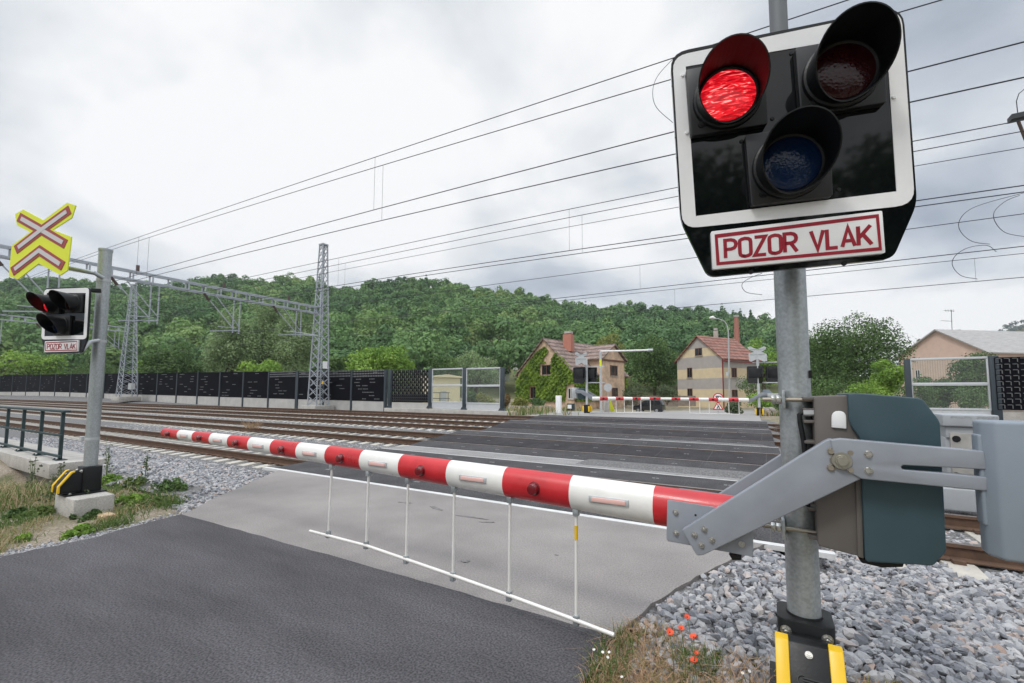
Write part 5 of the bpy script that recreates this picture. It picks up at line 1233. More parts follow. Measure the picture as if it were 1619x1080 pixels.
# ------------------------------------------------------------------ houses
def house(name, label, A, B, L, z0, ze, zp, wallm, roofm, oh=.35, cat='house'):
    A = np.array(A[:2], float); B = np.array(B[:2], float); e = (B - A) / np.linalg.norm(B - A); p = np.array([-e[1], e[0]])
    if np.dot(p, (A + B) / 2) < 0: p = -p
    t = thing(name, label, cat, (*((A + B) / 2), z0)); Mx = (A + B) / 2; hw = np.linalg.norm(B - A) / 2
    g = lambda s, z, q=0: (*(Mx + e * s * hw + p * q), z)
    b = MB(); b.prism([g(-1, z0 - 1.5), g(1, z0 - 1.5), g(1, ze), g(0, zp), g(-1, ze)], (*(p * L), 0)); b.build('wall', wallm, t, smooth=0)
    sl_ = (zp - ze) / hw; o_ = oh / hw; b = MB()
    for s in (-1, 1):
        b.prism([g(0, zp + .02, -oh), g(s * (1 + o_), ze - oh * sl_ + .02, -oh), g(s * (1 + o_), ze - oh * sl_ + .18, -oh), g(0, zp + .20, -oh)], (*(p * (L + 2 * oh)), 0))
    rf = b.build('roof', roofm, t, smooth=0)
    return t, e, p, g, rf
def wall_window(t, P0, n, rect, frame=woodw, glass=darkglass, mull=1):
    u0, v0, u1, v1 = rect; q = [at_plane(u, v, P0, n) for u, v in ((u0, v1), (u1, v1), (u1, v0), (u0, v0))]
    q[1][2] = q[0][2]; q[2][2] = q[3][2]; q[3][:2] = q[0][:2]; q[2][:2] = q[1][:2]
    nn = _n(n); nn = nn if np.dot(nn, EYE - q[0]) > 0 else -nn
    ex = _n(q[1] - q[0]); w = np.linalg.norm(q[1] - q[0]); h = q[3][2] - q[0][2]; up = np.array([0, 0, 1.]); o = q[0]
    f = MB(); P_ = lambda a, c, dd: o + ex * a + up * c + nn * dd
    fw = .09
    for a0, a1, c0_, c1_ in ((0, w, 0, fw), (0, w, h - fw, h), (0, fw, fw, h - fw), (w - fw, w, fw, h - fw)) + (((w / 2 - .04, w / 2 + .04, fw, h - fw),) if mull else ()):
        f.prism([P_(a0, c0_, .06), P_(a1, c0_, .06), P_(a1, c1_, .06), P_(a0, c1_, .06)], -nn * .10)
    fo_ = f.build('window', frame, t, smooth=0)
    g_ = MB(); g_.prism([P_(fw, fw, .02), P_(w - fw, fw, .02), P_(w - fw, h - fw, .02), P_(fw, h - fw, .02)], -nn * .03); g_.build('window_pane', glass, fo_, smooth=0)
    s = MB(); s.prism([P_(-.1, -.08, .14), P_(w + .1, -.08, .14), P_(w + .1, -.003, .14), P_(-.1, -.003, .14)], -nn * .16); s.build('sill', concrete, fo_, smooth=0)
    return fo_
def chimney(t, u, vb, vt, wpx, d, mat, cap=None, taper=1., wd=.6):
    a = at_d(u, vb, d); z1 = at_d(u, vt, d)[2]; w = wpx / 2 * d / F; b = MB()
    q = lambda s, z: [(a[0] - w * s, a[1] - wd * s, z), (a[0] + w * s, a[1] - wd * s, z), (a[0] + w * s, a[1] + wd * s, z), (a[0] - w * s, a[1] + wd * s, z)]
    b.add(q(1, a[2] - 1) + q(taper, z1), [(0, 1, 2, 3), (4, 5, 6, 7), (0, 1, 5, 4), (1, 2, 6, 5), (2, 3, 7, 6), (3, 0, 4, 7)]); c = b.build('chimney', mat, t, smooth=0)
    if cap: b = MB(); b.box((a[0] - w * .8, a[1] - wd * .8, z1 + .12), (a[0] + w * .8, a[1] + wd * .8, z1 + .45)); b.build('chimney_cap', cap, c, smooth=0)
    return c
# ivy house
A1, B1_ = at_d(819, 622, 63.), at_d(907.6, 622, 56.)
h1, e_, p_, g_, rf1 = house('ivy_house', 'peach gabled house overgrown with ivy, brown tiled roof, left of the walnut tree', A1, B1_, 13., -.2, H + 32.5 * 59.3 / F, H + 86.5 * 59.5 / F, peach, roofold)
n1 = np.array([p_[0], p_[1], 0]); n2_ = np.array([e_[0], e_[1], 0])
for r_ in ((857, 577.5, 871.5, 593), (839, 612, 848, 630)): wall_window(h1, B1_, n1, r_)
w_ = wall_window(h1, B1_, n1, (898.5, 613.5, 906.5, 631), frame=whitewood)
chimney(h1, 899, 545, 529, 13.5, 61.5, M('salmon_chimney', (.45, .19, .14), .9, 0, .1, 3), concrete)
# cross gable on the right
Pc = B1_ + n1 * 8.6; ca = at_plane(952, 622, B1_ + n2_ * .9, n2_); cb = at_plane(989, 622, B1_ + n2_ * .9, n2_)
mid = (ca + cb) / 2; hwc = np.linalg.norm(cb[:2] - ca[:2]) / 2; dd_ = _n(cb - ca); zc0 = at_plane(970, 569, mid, n2_)[2]; zc1 = at_plane(970, 546, mid, n2_)[2]
G2 = lambda s, z, q: tuple(mid[:2] + dd_[:2] * s * hwc + e_ * q) + (z,)
b = MB(); b.prism([G2(-.92, -1.5, 0), G2(.92, -1.5, 0), G2(.92, zc0, 0), G2(0, zc1 - .1, 0), G2(-.92, zc0, 0)], tuple(-n2_ * 4)); b.build('cross_gable', peach, h1, smooth=0)
b = MB()
for s in (-1, 1): b.prism([G2(0, zc1, .3), G2(s * 1.08, zc0 - .15, .3), G2(s * 1.08, zc0 + .05, .3), G2(0, zc1 + .2, .3)], tuple(-n2_ * 4.6))
b.build('cross_roof', roofold, h1, smooth=0)
b = MB(); b.prism([G2(-1.02, zc0 - .25, .12), G2(1.02, zc0 - .25, .12), G2(1.02, zc0 - .02, .12), G2(-1.02, zc0 - .02, .12)], tuple(-n2_ * .2)); b.build('eaves_board', woodw, h1, smooth=0)
for r_ in ((965, 577.5, 976, 594), (967.5, 613, 976.5, 627)): wall_window(h1, mid + n2_ * .02, n2_, r_)
# ivy
def ivy_on(P0, n, poly_px, holes, cnt):
    out_ = []; pts = np.array(poly_px, float); lo, hi = pts.min(0), pts.max(0)
    def inside(u, v):
        c = False; j = len(pts) - 1
        for i in range(len(pts)):
            if (pts[i][1] > v) != (pts[j][1] > v) and u < (pts[j][0] - pts[i][0]) * (v - pts[i][1]) / (pts[j][1] - pts[i][1]) + pts[i][0]: c = not c
            j = i
        return c
    nn = _n(n); nn = nn if np.dot(nn, EYE - np.array(P0)) > 0 else -nn
    while len(out_) < cnt:
        u, v = random.uniform(lo[0], hi[0]), random.uniform(lo[1], hi[1])
        if inside(u, v) and not any(a < u < c and b_ < v < d_ for a, b_, c, d_ in holes):
            out_.append(at_plane(u, v, P0, n) + nn * (.08 + .3 * random.random() * random.random() + .12 * math.sin(u * .9) * math.sin(v * .7) ))
    P = np.array(out_); k = len(P); nr = nn + RNG.normal(size=(k, 3)) * .45 + np.array([0, 0, .35]); nr /= np.linalg.norm(nr, axis=1, keepdims=True)
    t = np.cross(nr, RNG.normal(size=(k, 3))); t /= np.linalg.norm(t, axis=1, keepdims=True); b_ = np.cross(nr, t); s = RNG.uniform(.09, .22, k)[:, None]
    V = np.stack([P - t * s, P - b_ * s * .8, P + t * s, P + b_ * s * .8], 1).reshape(-1, 3)
    cl2 = .5 + .5 * np.sin(P[:, 0] * 1.9 + 2 * np.sin(P[:, 2] * 1.3)); return V, np.clip(.45 * cl2 + .55 * RNG.random(k), 0, 1)
V1, T1_ = ivy_on(B1_, n1, [(817, 634), (818, 603), (832, 580), (850, 556), (862, 549), (868, 556), (860, 566), (858, 572), (872, 575), (877, 560), (880, 556), (893, 570), (908, 588), (908, 606), (896, 608), (893, 634)], [(854, 574, 873, 594.5), (837.5, 610, 849, 631), (897, 611, 908, 632)], 10500)
V2, T2_ = ivy_on(B1_ + n2_ * .05, n2_, [(908, 606), (930, 597), (952, 596), (990, 594), (991, 632), (909, 634)], [(966.5, 612, 977.5, 628)], 5200)
iv = quads('climbing_ivy', np.concatenate([V1, V2]), G_IVY, None, np.concatenate([T1_, T2_])); tag(iv, 'bright green ivy covering the walls of the peach gabled house', 'ivy')
# banded house
A2, B2_ = at_d(1071.7, 623, 69.3), at_d(1143.5, 623, 62.)
h2, e_, p_, g_, rf2 = house('banded_house', 'tall house with beige and grey bands and a red tiled roof', A2, B2_, 8., -.3, H + 55 * 65.4 / F, H + 91.5 * 65.6 / F, facade, roofred)
n1 = np.array([p_[0], p_[1], 0]); n2_ = np.array([e_[0], e_[1], 0])
for r_ in ((1099.3, 551, 1110.3, 563), (1087, 581.7, 1094.8, 597.5), (1087.3, 614.3, 1095.2, 628)): wall_window(h2, B2_, n1, r_)
for r_ in ((1156.7, 581.5, 1164.7, 597), (1157, 616, 1166, 628)): wall_window(h2, B2_, n2_, r_)
b = MB(); q0 = np.array(B2_) + n2_ * .12 - n1 * .1; b.tube([(q0[0], q0[1], -.5), (q0[0], q0[1], H + 54 * 62 / F)], .09, 8); b.build('downpipe', M('downpipe_red', (.22, .03, .03), .5), h2)
b = MB(); q1 = np.array(B2_) + n2_ * .42; zz_ = H + 52.5 * 62 / F; b.tube([(q1[0] - n1[0] * .3, q1[1] - n1[1] * .3, zz_), (q1[0] + n1[0] * 8.2, q1[1] + n1[1] * 8.2, zz_)], .09, 8); b.build('gutter', M('gutter_red', (.22, .03, .03), .5), h2)
chimney(h2, 1132, 536, 523.5, 6, 70, M('chimney_plaster', (.42, .38, .34), .9, 0, .2, 4), concrete)
st = thing('factory_chimney', 'tapering red brick chimney rising behind the banded house', 'chimney', tuple(at_d(1168, 560, 120)))
b = MB(); a = at_d(1168, 622, 120); zt = at_d(1166.5, 500, 120)[2]; b.tube([(a[0], a[1], -1), (a[0], a[1], zt)], [1.25, .55], 14); b.build('shaft', brickm, st); b = MB(); b.tube([(a[0], a[1], zt), (a[0], a[1], zt + .5)], [.68, .68], 14); b.build('rim', concrete, st)
# pink house
A3, B3 = at_d(1424, 623, 66.), at_d(1566, 623, 55.)
h3, e_, p_, g_, rf3 = house('pink_house', 'pink gabled house with a pale sheet roof behind the right barrier', A3, B3, 36., -1., H + 63 * 60.4 / F, H + 102 * 60.8 / F, pinkw, roofgrey, oh=.45)
n1 = np.array([p_[0], p_[1], 0])
chimney(h3, 1513, 530, 522, 6, 66, blackm); chimney(h3, 1588, 548, 535, 9, 74, brickm); chimney(h3, 1603, 546, 536, 7, 80, brickm)
b = MB(); a = at_d(1575, 538, 72); n_s = _n(EYE - a); disc(b, a, n_s, .42, .06, 20); dsh = b.build('satellite_dish', whitep, h3)
an = thing('roof_aerial', 'thin television aerial on the pink house ridge', 'aerial', tuple(at_d(1505.5, 524, 64)))
b = MB(); b.tube([at_d(1505.5, 527, 64), at_d(1504, 490, 64)], .035, 6)
for v, u0, u1 in ((491, 1492, 1509), (507, 1488, 1506)): b.tube([at_d(u0, v, 64), at_d(u1, v + 1, 64)], .028, 5)
for u in (1495, 1499, 1503, 1507): b.tube([at_d(u, 489.5, 63.6), at_d(u + .5, 493, 64.4)], .02, 4)
b.build('aerial_rods', wirem, an)
b = MB(); q0 = np.array(B3) - n1 * .1; 
for a0, a1 in ((1440, 1478),): wall_window(h3, B3, n1, (1448, 585, 1456, 600), whitewood); wall_window(h3, B3, n1, (1520, 588, 1529, 604), whitewood)
# village houses on the slope and the yellow substation
def small_house(label, u0, u1, vt, vb, d, wallm, roofm, flat=False, win=3):
    A, B = at_d(u0, vb, d), at_d(u1, vb, d + 3); h_ = (vb - vt) * d / F
    if flat:
        t = thing('village_house', label, 'house', tuple(A), 'houses on the far slope'); e = _n(B - A); pp = np.array([-e[1], e[0], 0]); pp = pp if np.dot(pp, A) > 0 else -pp
        b = MB(); b.prism([A - [0, 0, 3], B - [0, 0, 3], B + [0, 0, h_ + A[2] - B[2]], A + [0, 0, h_]], tuple(pp * 7)); b.build('wall', wallm, t, smooth=0)
        b = MB(); b.prism([A - e * .3 - pp * .3 + [0, 0, h_ + .02], B + e * .3 - pp * .3 + [0, 0, h_ + .02], B + e * .3 + pp * 7.3 + [0, 0, h_ + .02], A - e * .3 + pp * 7.3 + [0, 0, h_ + .02]], (0, 0, .35)); b.build('roof', roofm, t, smooth=0)
    else:
        t, e2, p2, _, _ = house('village_house', label, A, B, 9., float(A[2]), float(A[2] + h_ * .5), float(A[2] + h_), wallm, roofm); tag(t, group='houses on the far slope'); pp = np.array([p2[0], p2[1], 0])
    for i in range(win):
        uu = u0 + (u1 - u0) * (i + .5) / win; wall_window(t, A, pp, (uu - 1.6, vt + (vb - vt) * .5, uu + 1.6, vt + (vb - vt) * .8), whitewood, mull=0)
small_house('orange flat roofed house on the slope left of the ivy house', 800, 812, 566, 580, 150, peach, roofold, True, 1)
small_house('white long house with a row of windows on the slope', 812, 838, 568, 579, 148, whitep, roofold, True, 4)
small_house('tiny pale house below the white long house', 796, 806, 580, 594, 120, whitep, roofgrey, False, 2)
small_house('small house with grey roof at the left of the slope gardens', 778, 790, 563, 575, 155, pinkw, roofgrey, False, 1)
small_house('low beige building among trees above the clear barrier panel', 672, 716, 561, 572, 160, concrete, roofold, True, 4)
tk = thing('storage_tank', 'green rounded tank roof among the trees on the slope', 'tank', tuple(at_d(661, 566, 160))); b = MB(); b.tube([at_d(653, 563, 160), at_d(669, 563, 162)], 1.5, 16); b.build('tank_shell', M('tank_green', (.30, .42, .36), .5), tk)
sb = thing('substation', 'small yellow building seen through the left clear barrier panel', 'building', tuple(at_d(707, 645, 44)))
A, B = at_d(685, 645, 43), at_d(727, 645, 44.5); e = _n(B - A); pp = np.array([-e[1], e[0], 0]); zt = float(at_d(707, 597, 44)[2])
b = MB(); b.prism([A * [1, 1, 0] - [0, 0, .5], B * [1, 1, 0] - [0, 0, .5], B * [1, 1, 0] + [0, 0, zt - .05], A * [1, 1, 0] + [0, 0, zt]], tuple(pp * 3)); b.build('wall', ivory, sb, smooth=0)
b = MB(); Mx = (A + B) / 2; b.prism([A * [1, 1, 0] - e * .25 - pp * .25 + [0, 0, zt], B * [1, 1, 0] + e * .2 - pp * .25 + [0, 0, zt], B * [1, 1, 0] + e * .2 - pp * .25 + [0, 0, zt + .12], Mx * [1, 1, 0] - pp * .25 + [0, 0, zt + .32], A * [1, 1, 0] - e * .25 - pp * .25 + [0, 0, zt + .12]], tuple(pp * 3.5)); b.build('roof', ivory, sb, smooth=0)
b = MB(); q = [at_d(u, v, 43.2) for u, v in ((697, 640), (706, 640), (706, 618), (697, 618))]; b.prism(q, tuple(-_n(pp) * -.1)); b.build('door', alu, sb, smooth=0)
rr_ = thing('hand_railing', 'thin dark handrail in front of the yellow building', 'railing', tuple(at_d(698, 640, 41.5))); b = MB()
for v in (621, 630): b.tube([at_d(684, v, 41), at_d(711, v, 41.5)], .03, 6)
for u in (695.5, 708.5): b.tube([at_d(u, 621, 41.2), at_d(u, 645, 41.2)], .03, 6)
b.build('rails', railp, rr_)
b = MB(); q = [(at_d(805, 652, 40)), at_d(870, 652, 42)]; b.bar(q[0] + [0, 0, .1], q[1] + [0, 0, .1], .3, 1.0); tag(b.build('garden_wall', concrete), 'low pale garden wall in front of the ivy house', 'wall')
b = MB(); b.bar(at_d(948, 633, 66), at_d(1100, 634, 60), .4, 1.4); tag(b.build('stone_wall', M('old_stone', (.23, .19, .16), .9, 0, .25, 3)), 'low brown stone wall behind the parked van', 'wall')

# ------------------------------------------------------------------ far side furniture
def far_signal(label, u, vb, d, board_u, board_v, cross_u, cross_v, kb, cross_k):
    base = at_d(u, vb, d); x, y, z0 = base
    t = thing('crossing_signal', label, 'crossing signal', tuple(base), 'crossing warning signals')
    ztop = float(at_d(u, cross_v + 8, d)[2]); b = MB(); b.tube([(x, y, z0 + .1), (x, y, ztop)], .085, 14); b.build('pole', galv_light, t)
    make_base_far(t, x, y, z0)
    bx, bu = np.array([-1., 0.12, 0]), np.array([0, 0, 1.])
    for uu in board_u:
        pl = Plane(at_d(uu, board_v, d + .25), bx, bu); pl.k = kb; pl.O = pl.O - (pl.bx * np.mean([p[0] for p in LAY['inner']]) + pl.bu * np.mean([p[1] for p in LAY['inner']])) * kb
        make_board(t, pl, 0, detail=False, sign=False)
    cp = Plane(at_d(cross_u, cross_v, d + .2), bx, bu); cp.k = cross_k; mn = np.mean(XO, axis=0); cp.O = cp.O - (cp.bx * mn[0] + cp.bu * mn[1]) * cross_k
    cross_panel(t, cp, True)
    for z_, x_ in ((ztop - .25, .3), (at_d(u, 605, d)[2], 0.)): b = MB(); b.bar((x - x_, y + .1, z_), (x + 1.2, y + .1, z_), .06, .06); b.build('bracket', galv_light, t)
    return t
def make_base_far(t, x, y, z):
    b = MB(); b.box((x - .16, y - .16, z), (x + .16, y + .16, z + .55)); bs = b.build('base_socket', blackm, t, bevel=.03)
    b = MB(); b.prism([(x - .24, y + .1, z + .08), (x - .12, y + .1, z + .08), (x - .12, y + .1, z + .5), (x - .20, y + .1, z + .48), (x - .26, y + .1, z + .3)], (0, .25, 0)); b.build('yellow_edge', yellowp, bs)
    b = MB(); b.prism([(x + .24, y + .1, z + .08), (x + .12, y + .1, z + .08), (x + .12, y + .1, z + .5), (x + .20, y + .1, z + .48), (x + .26, y + .1, z + .3)], (0, .25, 0)); b.build('yellow_edge', yellowp, bs)
    for s in (-1, 1):
        b = MB(); b.box((x + s * .2 - .05, y - .19, z + .1), (x + s * .2 + .05, y - .161, z + .46)); b.build('yellow_stripe', yellowp, bs, bevel=.008)
fs1 = far_signal('far signal seen from behind with pale grey cross back, in front of the ivy house', 928, 653, 29., (916, 934), 591, 919, 566, .92, .92)
fs2 = far_signal('far signal seen from behind beside the close galvanised post, grey cross back', 1201, 658, 28., (1194, 1224), 590, 1197.5, 558.5, .95, 1.05)
b = MB(); b.box(at_d(918, 659, 29) - np.array([0, .4, .3]), at_d(937, 653.2, 29) + np.array([0, .5, 0])); tag(b.build('concrete_plinth', concrete, bevel=.02), 'small concrete block under the far left signal', 'concrete block')
def far_barrier(label, upiv, vpiv, utip, d0, d1, sgn, bounds_, machine):
    P0 = at_d(upiv, vpiv, d0); P1 = at_d(utip, 630.3, d1); t = thing('crossing_barrier', label, 'barrier', tuple(P0), 'crossing barriers'); b = MB(); K = 14
    us_ = [upiv] + bounds_ + [utip]
    def onarm(u): q = (u - upiv) / (utip - upiv); q = q * d0 / (d1 + q * (d0 - d1)); return P0 * (1 - q) + P1 * q, q
    for i in range(len(us_) - 1):
        (a, qa), (c, qc) = onarm(us_[i]), onarm(us_[i + 1]); ra, rc = .135 - .055 * qa, .135 - .055 * qc
        b.tube([a, c], [ra, rc], K, i % 2, caps=(i in (0, len(us_) - 2)))
    ao = b.build('barrier_arm', [whitearm, redarm], t, label='red and white banded arm')
    for i in range(1, len(us_) - 1, 2):
        m_, q_ = onarm((us_[i] + us_[i + 1]) / 2); l = MB(); n_ = _n(EYE - m_); disc(l, m_ + n_ * .09, n_, .07, .06, 12); l.build('warning_lamp', blackm, ao)
    for uu in machine['rods']:
        m_, q_ = onarm(uu); l = MB(); l.tube([m_ - [0, 0, .1], m_ - [0, 0, .92]], .022, 6); l.build('skirt_rod', whitearm, t)
    l = MB(); ra_, rb_ = onarm(machine['rods'][0])[0], onarm(machine['rods'][-1])[0]; l.tube([ra_ - [0, 0, .92], rb_ - [0, 0, .92]], .022, 6); l.build('skirt_rail', whitearm, t)
    X = lambda u, v, dd=0.: at_d(u, v, d0 + dd)
    b = MB(); b.prism([X(*p) for p in machine['fork']], (0, .1, 0)); b.prism([X(*p, 0) + np.array([0, .8, 0]) for p in machine['fork']], (0, .1, 0)); b.build('fork_arm', greyp, t, bevel=.01)
    b = MB(); b.prism([X(*p, .2) for p in machine['box']], (0, .6, 0)); b.build('drive_housing', tealp if sgn > 0 else cwgrey, t, bevel=.03)
    b = MB(); b.prism([X(*p, .1) for p in machine['weight']], (0, .5, 0)); b.build('counterweight', galv_light, t, bevel=.03)
far_barrier('far barrier arm reaching in from the left, lowered in front of the parked van', 936, 630.3, 1043.5, 29, 29.2, 1, [948, 960.5, 973, 985.5, 999.5, 1012.5, 1026.5], dict(rods=[974, 987, 1000, 1013, 1028], fork=[(910, 616), (921, 617), (939, 627.5), (936, 633.5), (918, 622), (910, 622)], box=[(914, 614), (925, 614), (926, 631), (914, 631)], weight=[(903, 613), (911, 613), (911, 630), (903, 630)]))
far_barrier('far barrier arm reaching in from the right, above the road works sign', 1183, 632.7, 1044.5, 28, 29.2, -1, [1167, 1151.5, 1135, 1120, 1104.5, 1089, 1075.5, 1061.5], dict(rods=[1168, 1152, 1121, 1106, 1090], fork=[(1184, 638), (1182, 632.5), (1204, 620.5), (1213, 621), (1213, 626), (1205, 626.5)], box=[(1206, 616), (1216, 616), (1222, 622), (1222, 631), (1204, 632)], weight=[(1213, 622), (1234, 622), (1234, 630), (1213, 630)]))
# white height gauge pole with horizontal arm
g = thing('gauge_pole', 'slim white pole with a long horizontal arm beside the far left signal', 'pole', tuple(at_d(950.5, 650, 33))); b = MB(); a = at_d(950.5, 652, 33); zt = at_d(950, 555, 33)[2]
b.tube([(a[0], a[1], a[2]), (a[0], a[1], zt)], .10, 12); b.build('pole', galv_light, g); b = MB(); b.tube([(a[0], a[1], zt), at_d(1029, 553.5, 34)], .065, 10); b.build('arm', whitep, g); b = MB(); b.tube([at_d(1024, 553.6, 34), at_d(1032, 553.4, 34)], .10, 10); b.build('arm_end', galv_light, g)
b = MB(); q = at_d(949.5, 573, 32.8); b.box((q[0] - .07, q[1] - .03, q[2] - .4), (q[0] + .07, q[1], q[2] + .2)); b.build('yellow_band', signyel, g)
g = thing('road_sign', 'grey back of a round road sign on a thin post near the ivy house', 'sign', tuple(at_d(961.5, 648, 35))); b = MB(); a = at_d(961.5, 650, 35); b.tube([(a[0], a[1], a[2]), (a[0], a[1], at_d(961, 607, 35)[2])], .04, 8); b.build('post', galv_light, g); b = MB(); c = at_d(961, 612.5, 34.95); disc(b, c, (-c[0], -c[1], 0), .33, .03, 24); b.build('sign_disc', galv_light, g)
b = MB(); b.bar(at_d(962.5, 633, 34), at_d(969, 651, 34), .30, .05, up=(0, -1, .1)); tag(b.build('warning_board', signyel), 'bright yellow board leaning tilted below the round sign back', 'board')
b = MB(); a = at_d(960, 651, 33.5); b.box((a[0] - .25, a[1] - .1, a[2] - .2), (a[0] + .2, a[1] + .1, at_d(960, 632, 33.5)[2])); tag(b.build('kilometre_stone', concrete, bevel=.02), 'short grey marker post beside the leaning yellow board', 'marker post')
b = MB(); a = at_d(883.5, 659, 30.5); b.box((a[0] - .19, a[1] - .12, a[2] - .1), (a[0] + .19, a[1] + .12, at_d(883.5, 625.5, 30.5)[2])); tag(b.build('marker_post', whitep, bevel=.015), 'tall white marker post left of the far left signal', 'marker post')
g = thing('litter_bin', 'dark bin with a white panel between the white marker post and far signal', 'bin', tuple(at_d(901, 649, 33))); b = MB(); a, c = at_d(896, 649, 33), at_d(908, 638, 33); b.box((a[0], a[1], a[2]), (c[0], a[1] + .4, c[2])); b.build('bin_body', railp, g, bevel=.03); b = MB(); a, c = at_d(897.5, 646, 32.9), at_d(905, 640, 32.9); b.box((a[0], a[1] - .03, a[2]), (c[0], a[1], c[2])); b.build('bin_panel', whitep, g)
# speed sign 30 and road works sign
def sign_frame(u, v, d): c = at_d(u, v, d); n = _n([-c[0], -c[1], 0]); return Plane(c, np.cross([0, 0, 1.], n), [0, 0, 1.])
g = thing('speed_sign', 'round red rimmed 30 speed sign above the road works triangle', 'sign', tuple(at_d(1135.5, 656, 31))); pl = sign_frame(1135.5, 629, 31); r_ = 7.6 * 31 / F
b = MB(); a = at_d(1135.5, 657, 31.05); b.tube([a, (a[0], a[1], pl.O[2] + .2)], .03, 8); b.build('post', galv_light, g)
b = MB(); b.prism([pl(r_ * math.cos(t), r_ * math.sin(t), 0) for t in np.linspace(0, 2 * math.pi, 33)[:-1]], -pl.n * .02); dk = b.build('sign_disc', M('traffic_red', (.55, .02, .03), .4), g, smooth=0)
b = MB(); b.prism([pl(.78 * r_ * math.cos(t), .78 * r_ * math.sin(t), .004) for t in np.linspace(0, 2 * math.pi, 33)[:-1]], -pl.n * .01); b.build('sign_face', whitep, dk, smooth=0)
b = MB(); write(b, '30', -.62 * r_, .62 * r_, -.40 * r_, .42 * r_, pl, .17, .008, .003); b.build('numerals', blackm, dk, smooth=0)
g = thing('roadworks_sign', 'red triangular road works sign below the far barrier arm', 'sign', tuple(at_d(1135.5, 656, 30.6))); pl = sign_frame(1135.3, 643.0, 30.6); s_ = 8.0 * 30.6 / F
tri = lambda k: rounded([np.array([-s_ * k, -s_ * .62 * k]), np.array([s_ * k, -s_ * .62 * k]), np.array([0, s_ * 1.1 * k])], .06 * k, 3)
b = MB(); b.prism([pl(*p, 0) for p in tri(1)], -pl.n * .02); dk = b.build('sign_plate', M('works_red', (.55, .02, .03), .4), g, smooth=0)
b = MB(); b.prism([pl(p[0], p[1], .004) for p in tri(.70)], -pl.n * .01); b.build('sign_face', whitep, dk, smooth=0)
b = MB(); L_ = lambda x, y: pl(x * s_, y * s_, .007)
for p, q in (((-.05, .30), (.05, .08)), ((.05, .08), (-.10, -.08)), ((-.10, -.08), (-.02, -.36)), ((-.06, -.05), (-.22, -.36)), ((.02, .18), (.2, .0)), ((.05, .2), (.26, -.36))): b.bar(L_(*p), L_(*q), .045, .004, up=tuple(pl.n))
disc(b, L_(-.02, .42), pl.n, .035, .004, 10); b.prism([L_(.14, -.38), L_(.42, -.38), L_(.28, -.18)], pl.n * .003); b.build('works_symbol', blackm, dk, smooth=0)
b = MB(); a = at_d(1135.5, 658.5, 30.6); b.box((a[0] - .35, a[1] - .2, a[2] - .02), (a[0] + .35, a[1] + .2, a[2] + .10)); b.build('sign_foot', blackm, g, bevel=.02)
# street lamp
g = thing('street_lamp', 'tall curved street lamp in front of the banded house', 'street lamp', tuple(at_d(1152, 632, 58)))
b = MB(); b.tube([at_d(1154, 640, 58), at_d(1152.5, 575, 58), at_d(1151.5, 525, 58), at_d(1149, 513, 58), at_d(1144, 507, 58), at_d(1135, 504, 58), at_d(1128, 503.5, 58)], [.13, .11, .08, .065, .06, .055, .05], 10); b.build('lamp_post', galv_light, g)
b = MB(); b.tube([at_d(1130.5, 503.3, 58), at_d(1127, 501.8, 58), at_d(1122, 502.6, 58)], [.12, .20, .12], 10); b.build('lamp_head', whitep, g)
b = MB(); q = at_d(1152.7, 591, 57.8); b.box((q[0] - .35, q[1] - .2, q[2] - .3), (q[0] - .05, q[1], q[2] + .2)); b.build('junction_box', galv_light, g)
# rubble heap
g = thing('rubble_heap', 'small heap of pale and pinkish rubble beside the far right signal', 'rubble', tuple(at_d(1214, 656, 29.)))
bm = bmesh.new(); bmesh.ops.create_icosphere(bm, subdivisions=3, radius=1)
c = at_d(1214, 654, 29.5)
for v in bm.verts: k_ = 1 + .25 * math.sin(v.co.x * 7 + v.co.z * 5) * math.cos(v.co.y * 6); v.co = Vector((v.co.x * .48 * k_, v.co.y * .5 * k_, max(-.1, v.co.z * .42 * k_)))
me = bpy.data.meshes.new('heap'); bm.to_mesh(me); bm.free(); me.materials.append(M('rubble_pink', (.50, .38, .34), .9, 0, .3, 6, .8, 14, col2=(.52, .50, .48))); o = bpy.data.objects.new('heap', me); COL.objects.link(o); o.parent = g; o.location = tuple(c - np.array(g.location)); ORG[o.name] = np.zeros(3)
# parked van
van = thing('parked_van', 'small dark van parked by the road beyond the far barrier', 'van', tuple(at_d(1027, 651, 48)))
V0 = at_d(1027, 652.3, 48.); zb_ = float(V0[2]); ang = rad(-6)
cdir = np.array([math.cos(ang), math.sin(ang), 0]); sdir = np.array([-math.sin(ang), math.cos(ang), 0]); k_ = .80
def vp(a, s, z): return V0 + cdir * a * k_ + sdir * s * k_ + np.array([0, 0, z * k_])
prof = rounded([(-2.0, .32), (-2.05, .62), (-1.95, .92), (-1.15, 1.06), (-.45, 1.66), (.2, 1.78), (1.75, 1.74), (1.98, 1.1), (2.02, .4), (1.9, .3)], [.05, .08, .1, .1, .15, .2, .12, .1, .08, .05], 4)
b = MB(); b.prism([vp(a, -.8, z) for a, z in prof], sdir * 1.6 * k_); body = b.build('body', carp, van, bevel=.05, seg=3)
for pts in ([(-1.0, 1.08), (-.42, 1.56), (-.05, 1.60), (-.05, 1.08)], [(.05, 1.08), (.05, 1.61), (.85, 1.62), (.85, 1.08)], [(.98, 1.08), (.98, 1.62), (1.65, 1.60), (1.78, 1.08)]):
    b = MB(); b.prism([vp(a, -.815, z) for a, z in pts], sdir * .02); b.build('side_window', darkglass, van, smooth=0)
b = MB(); b.prism([vp(-1.13, -.66, 1.12), vp(-1.13, .66, 1.12), vp(-.53, .6, 1.62), vp(-.53, -.6, 1.62)], -cdir * .02 + np.array([0, 0, .02])); b.build('windscreen', darkglass, van, smooth=0)
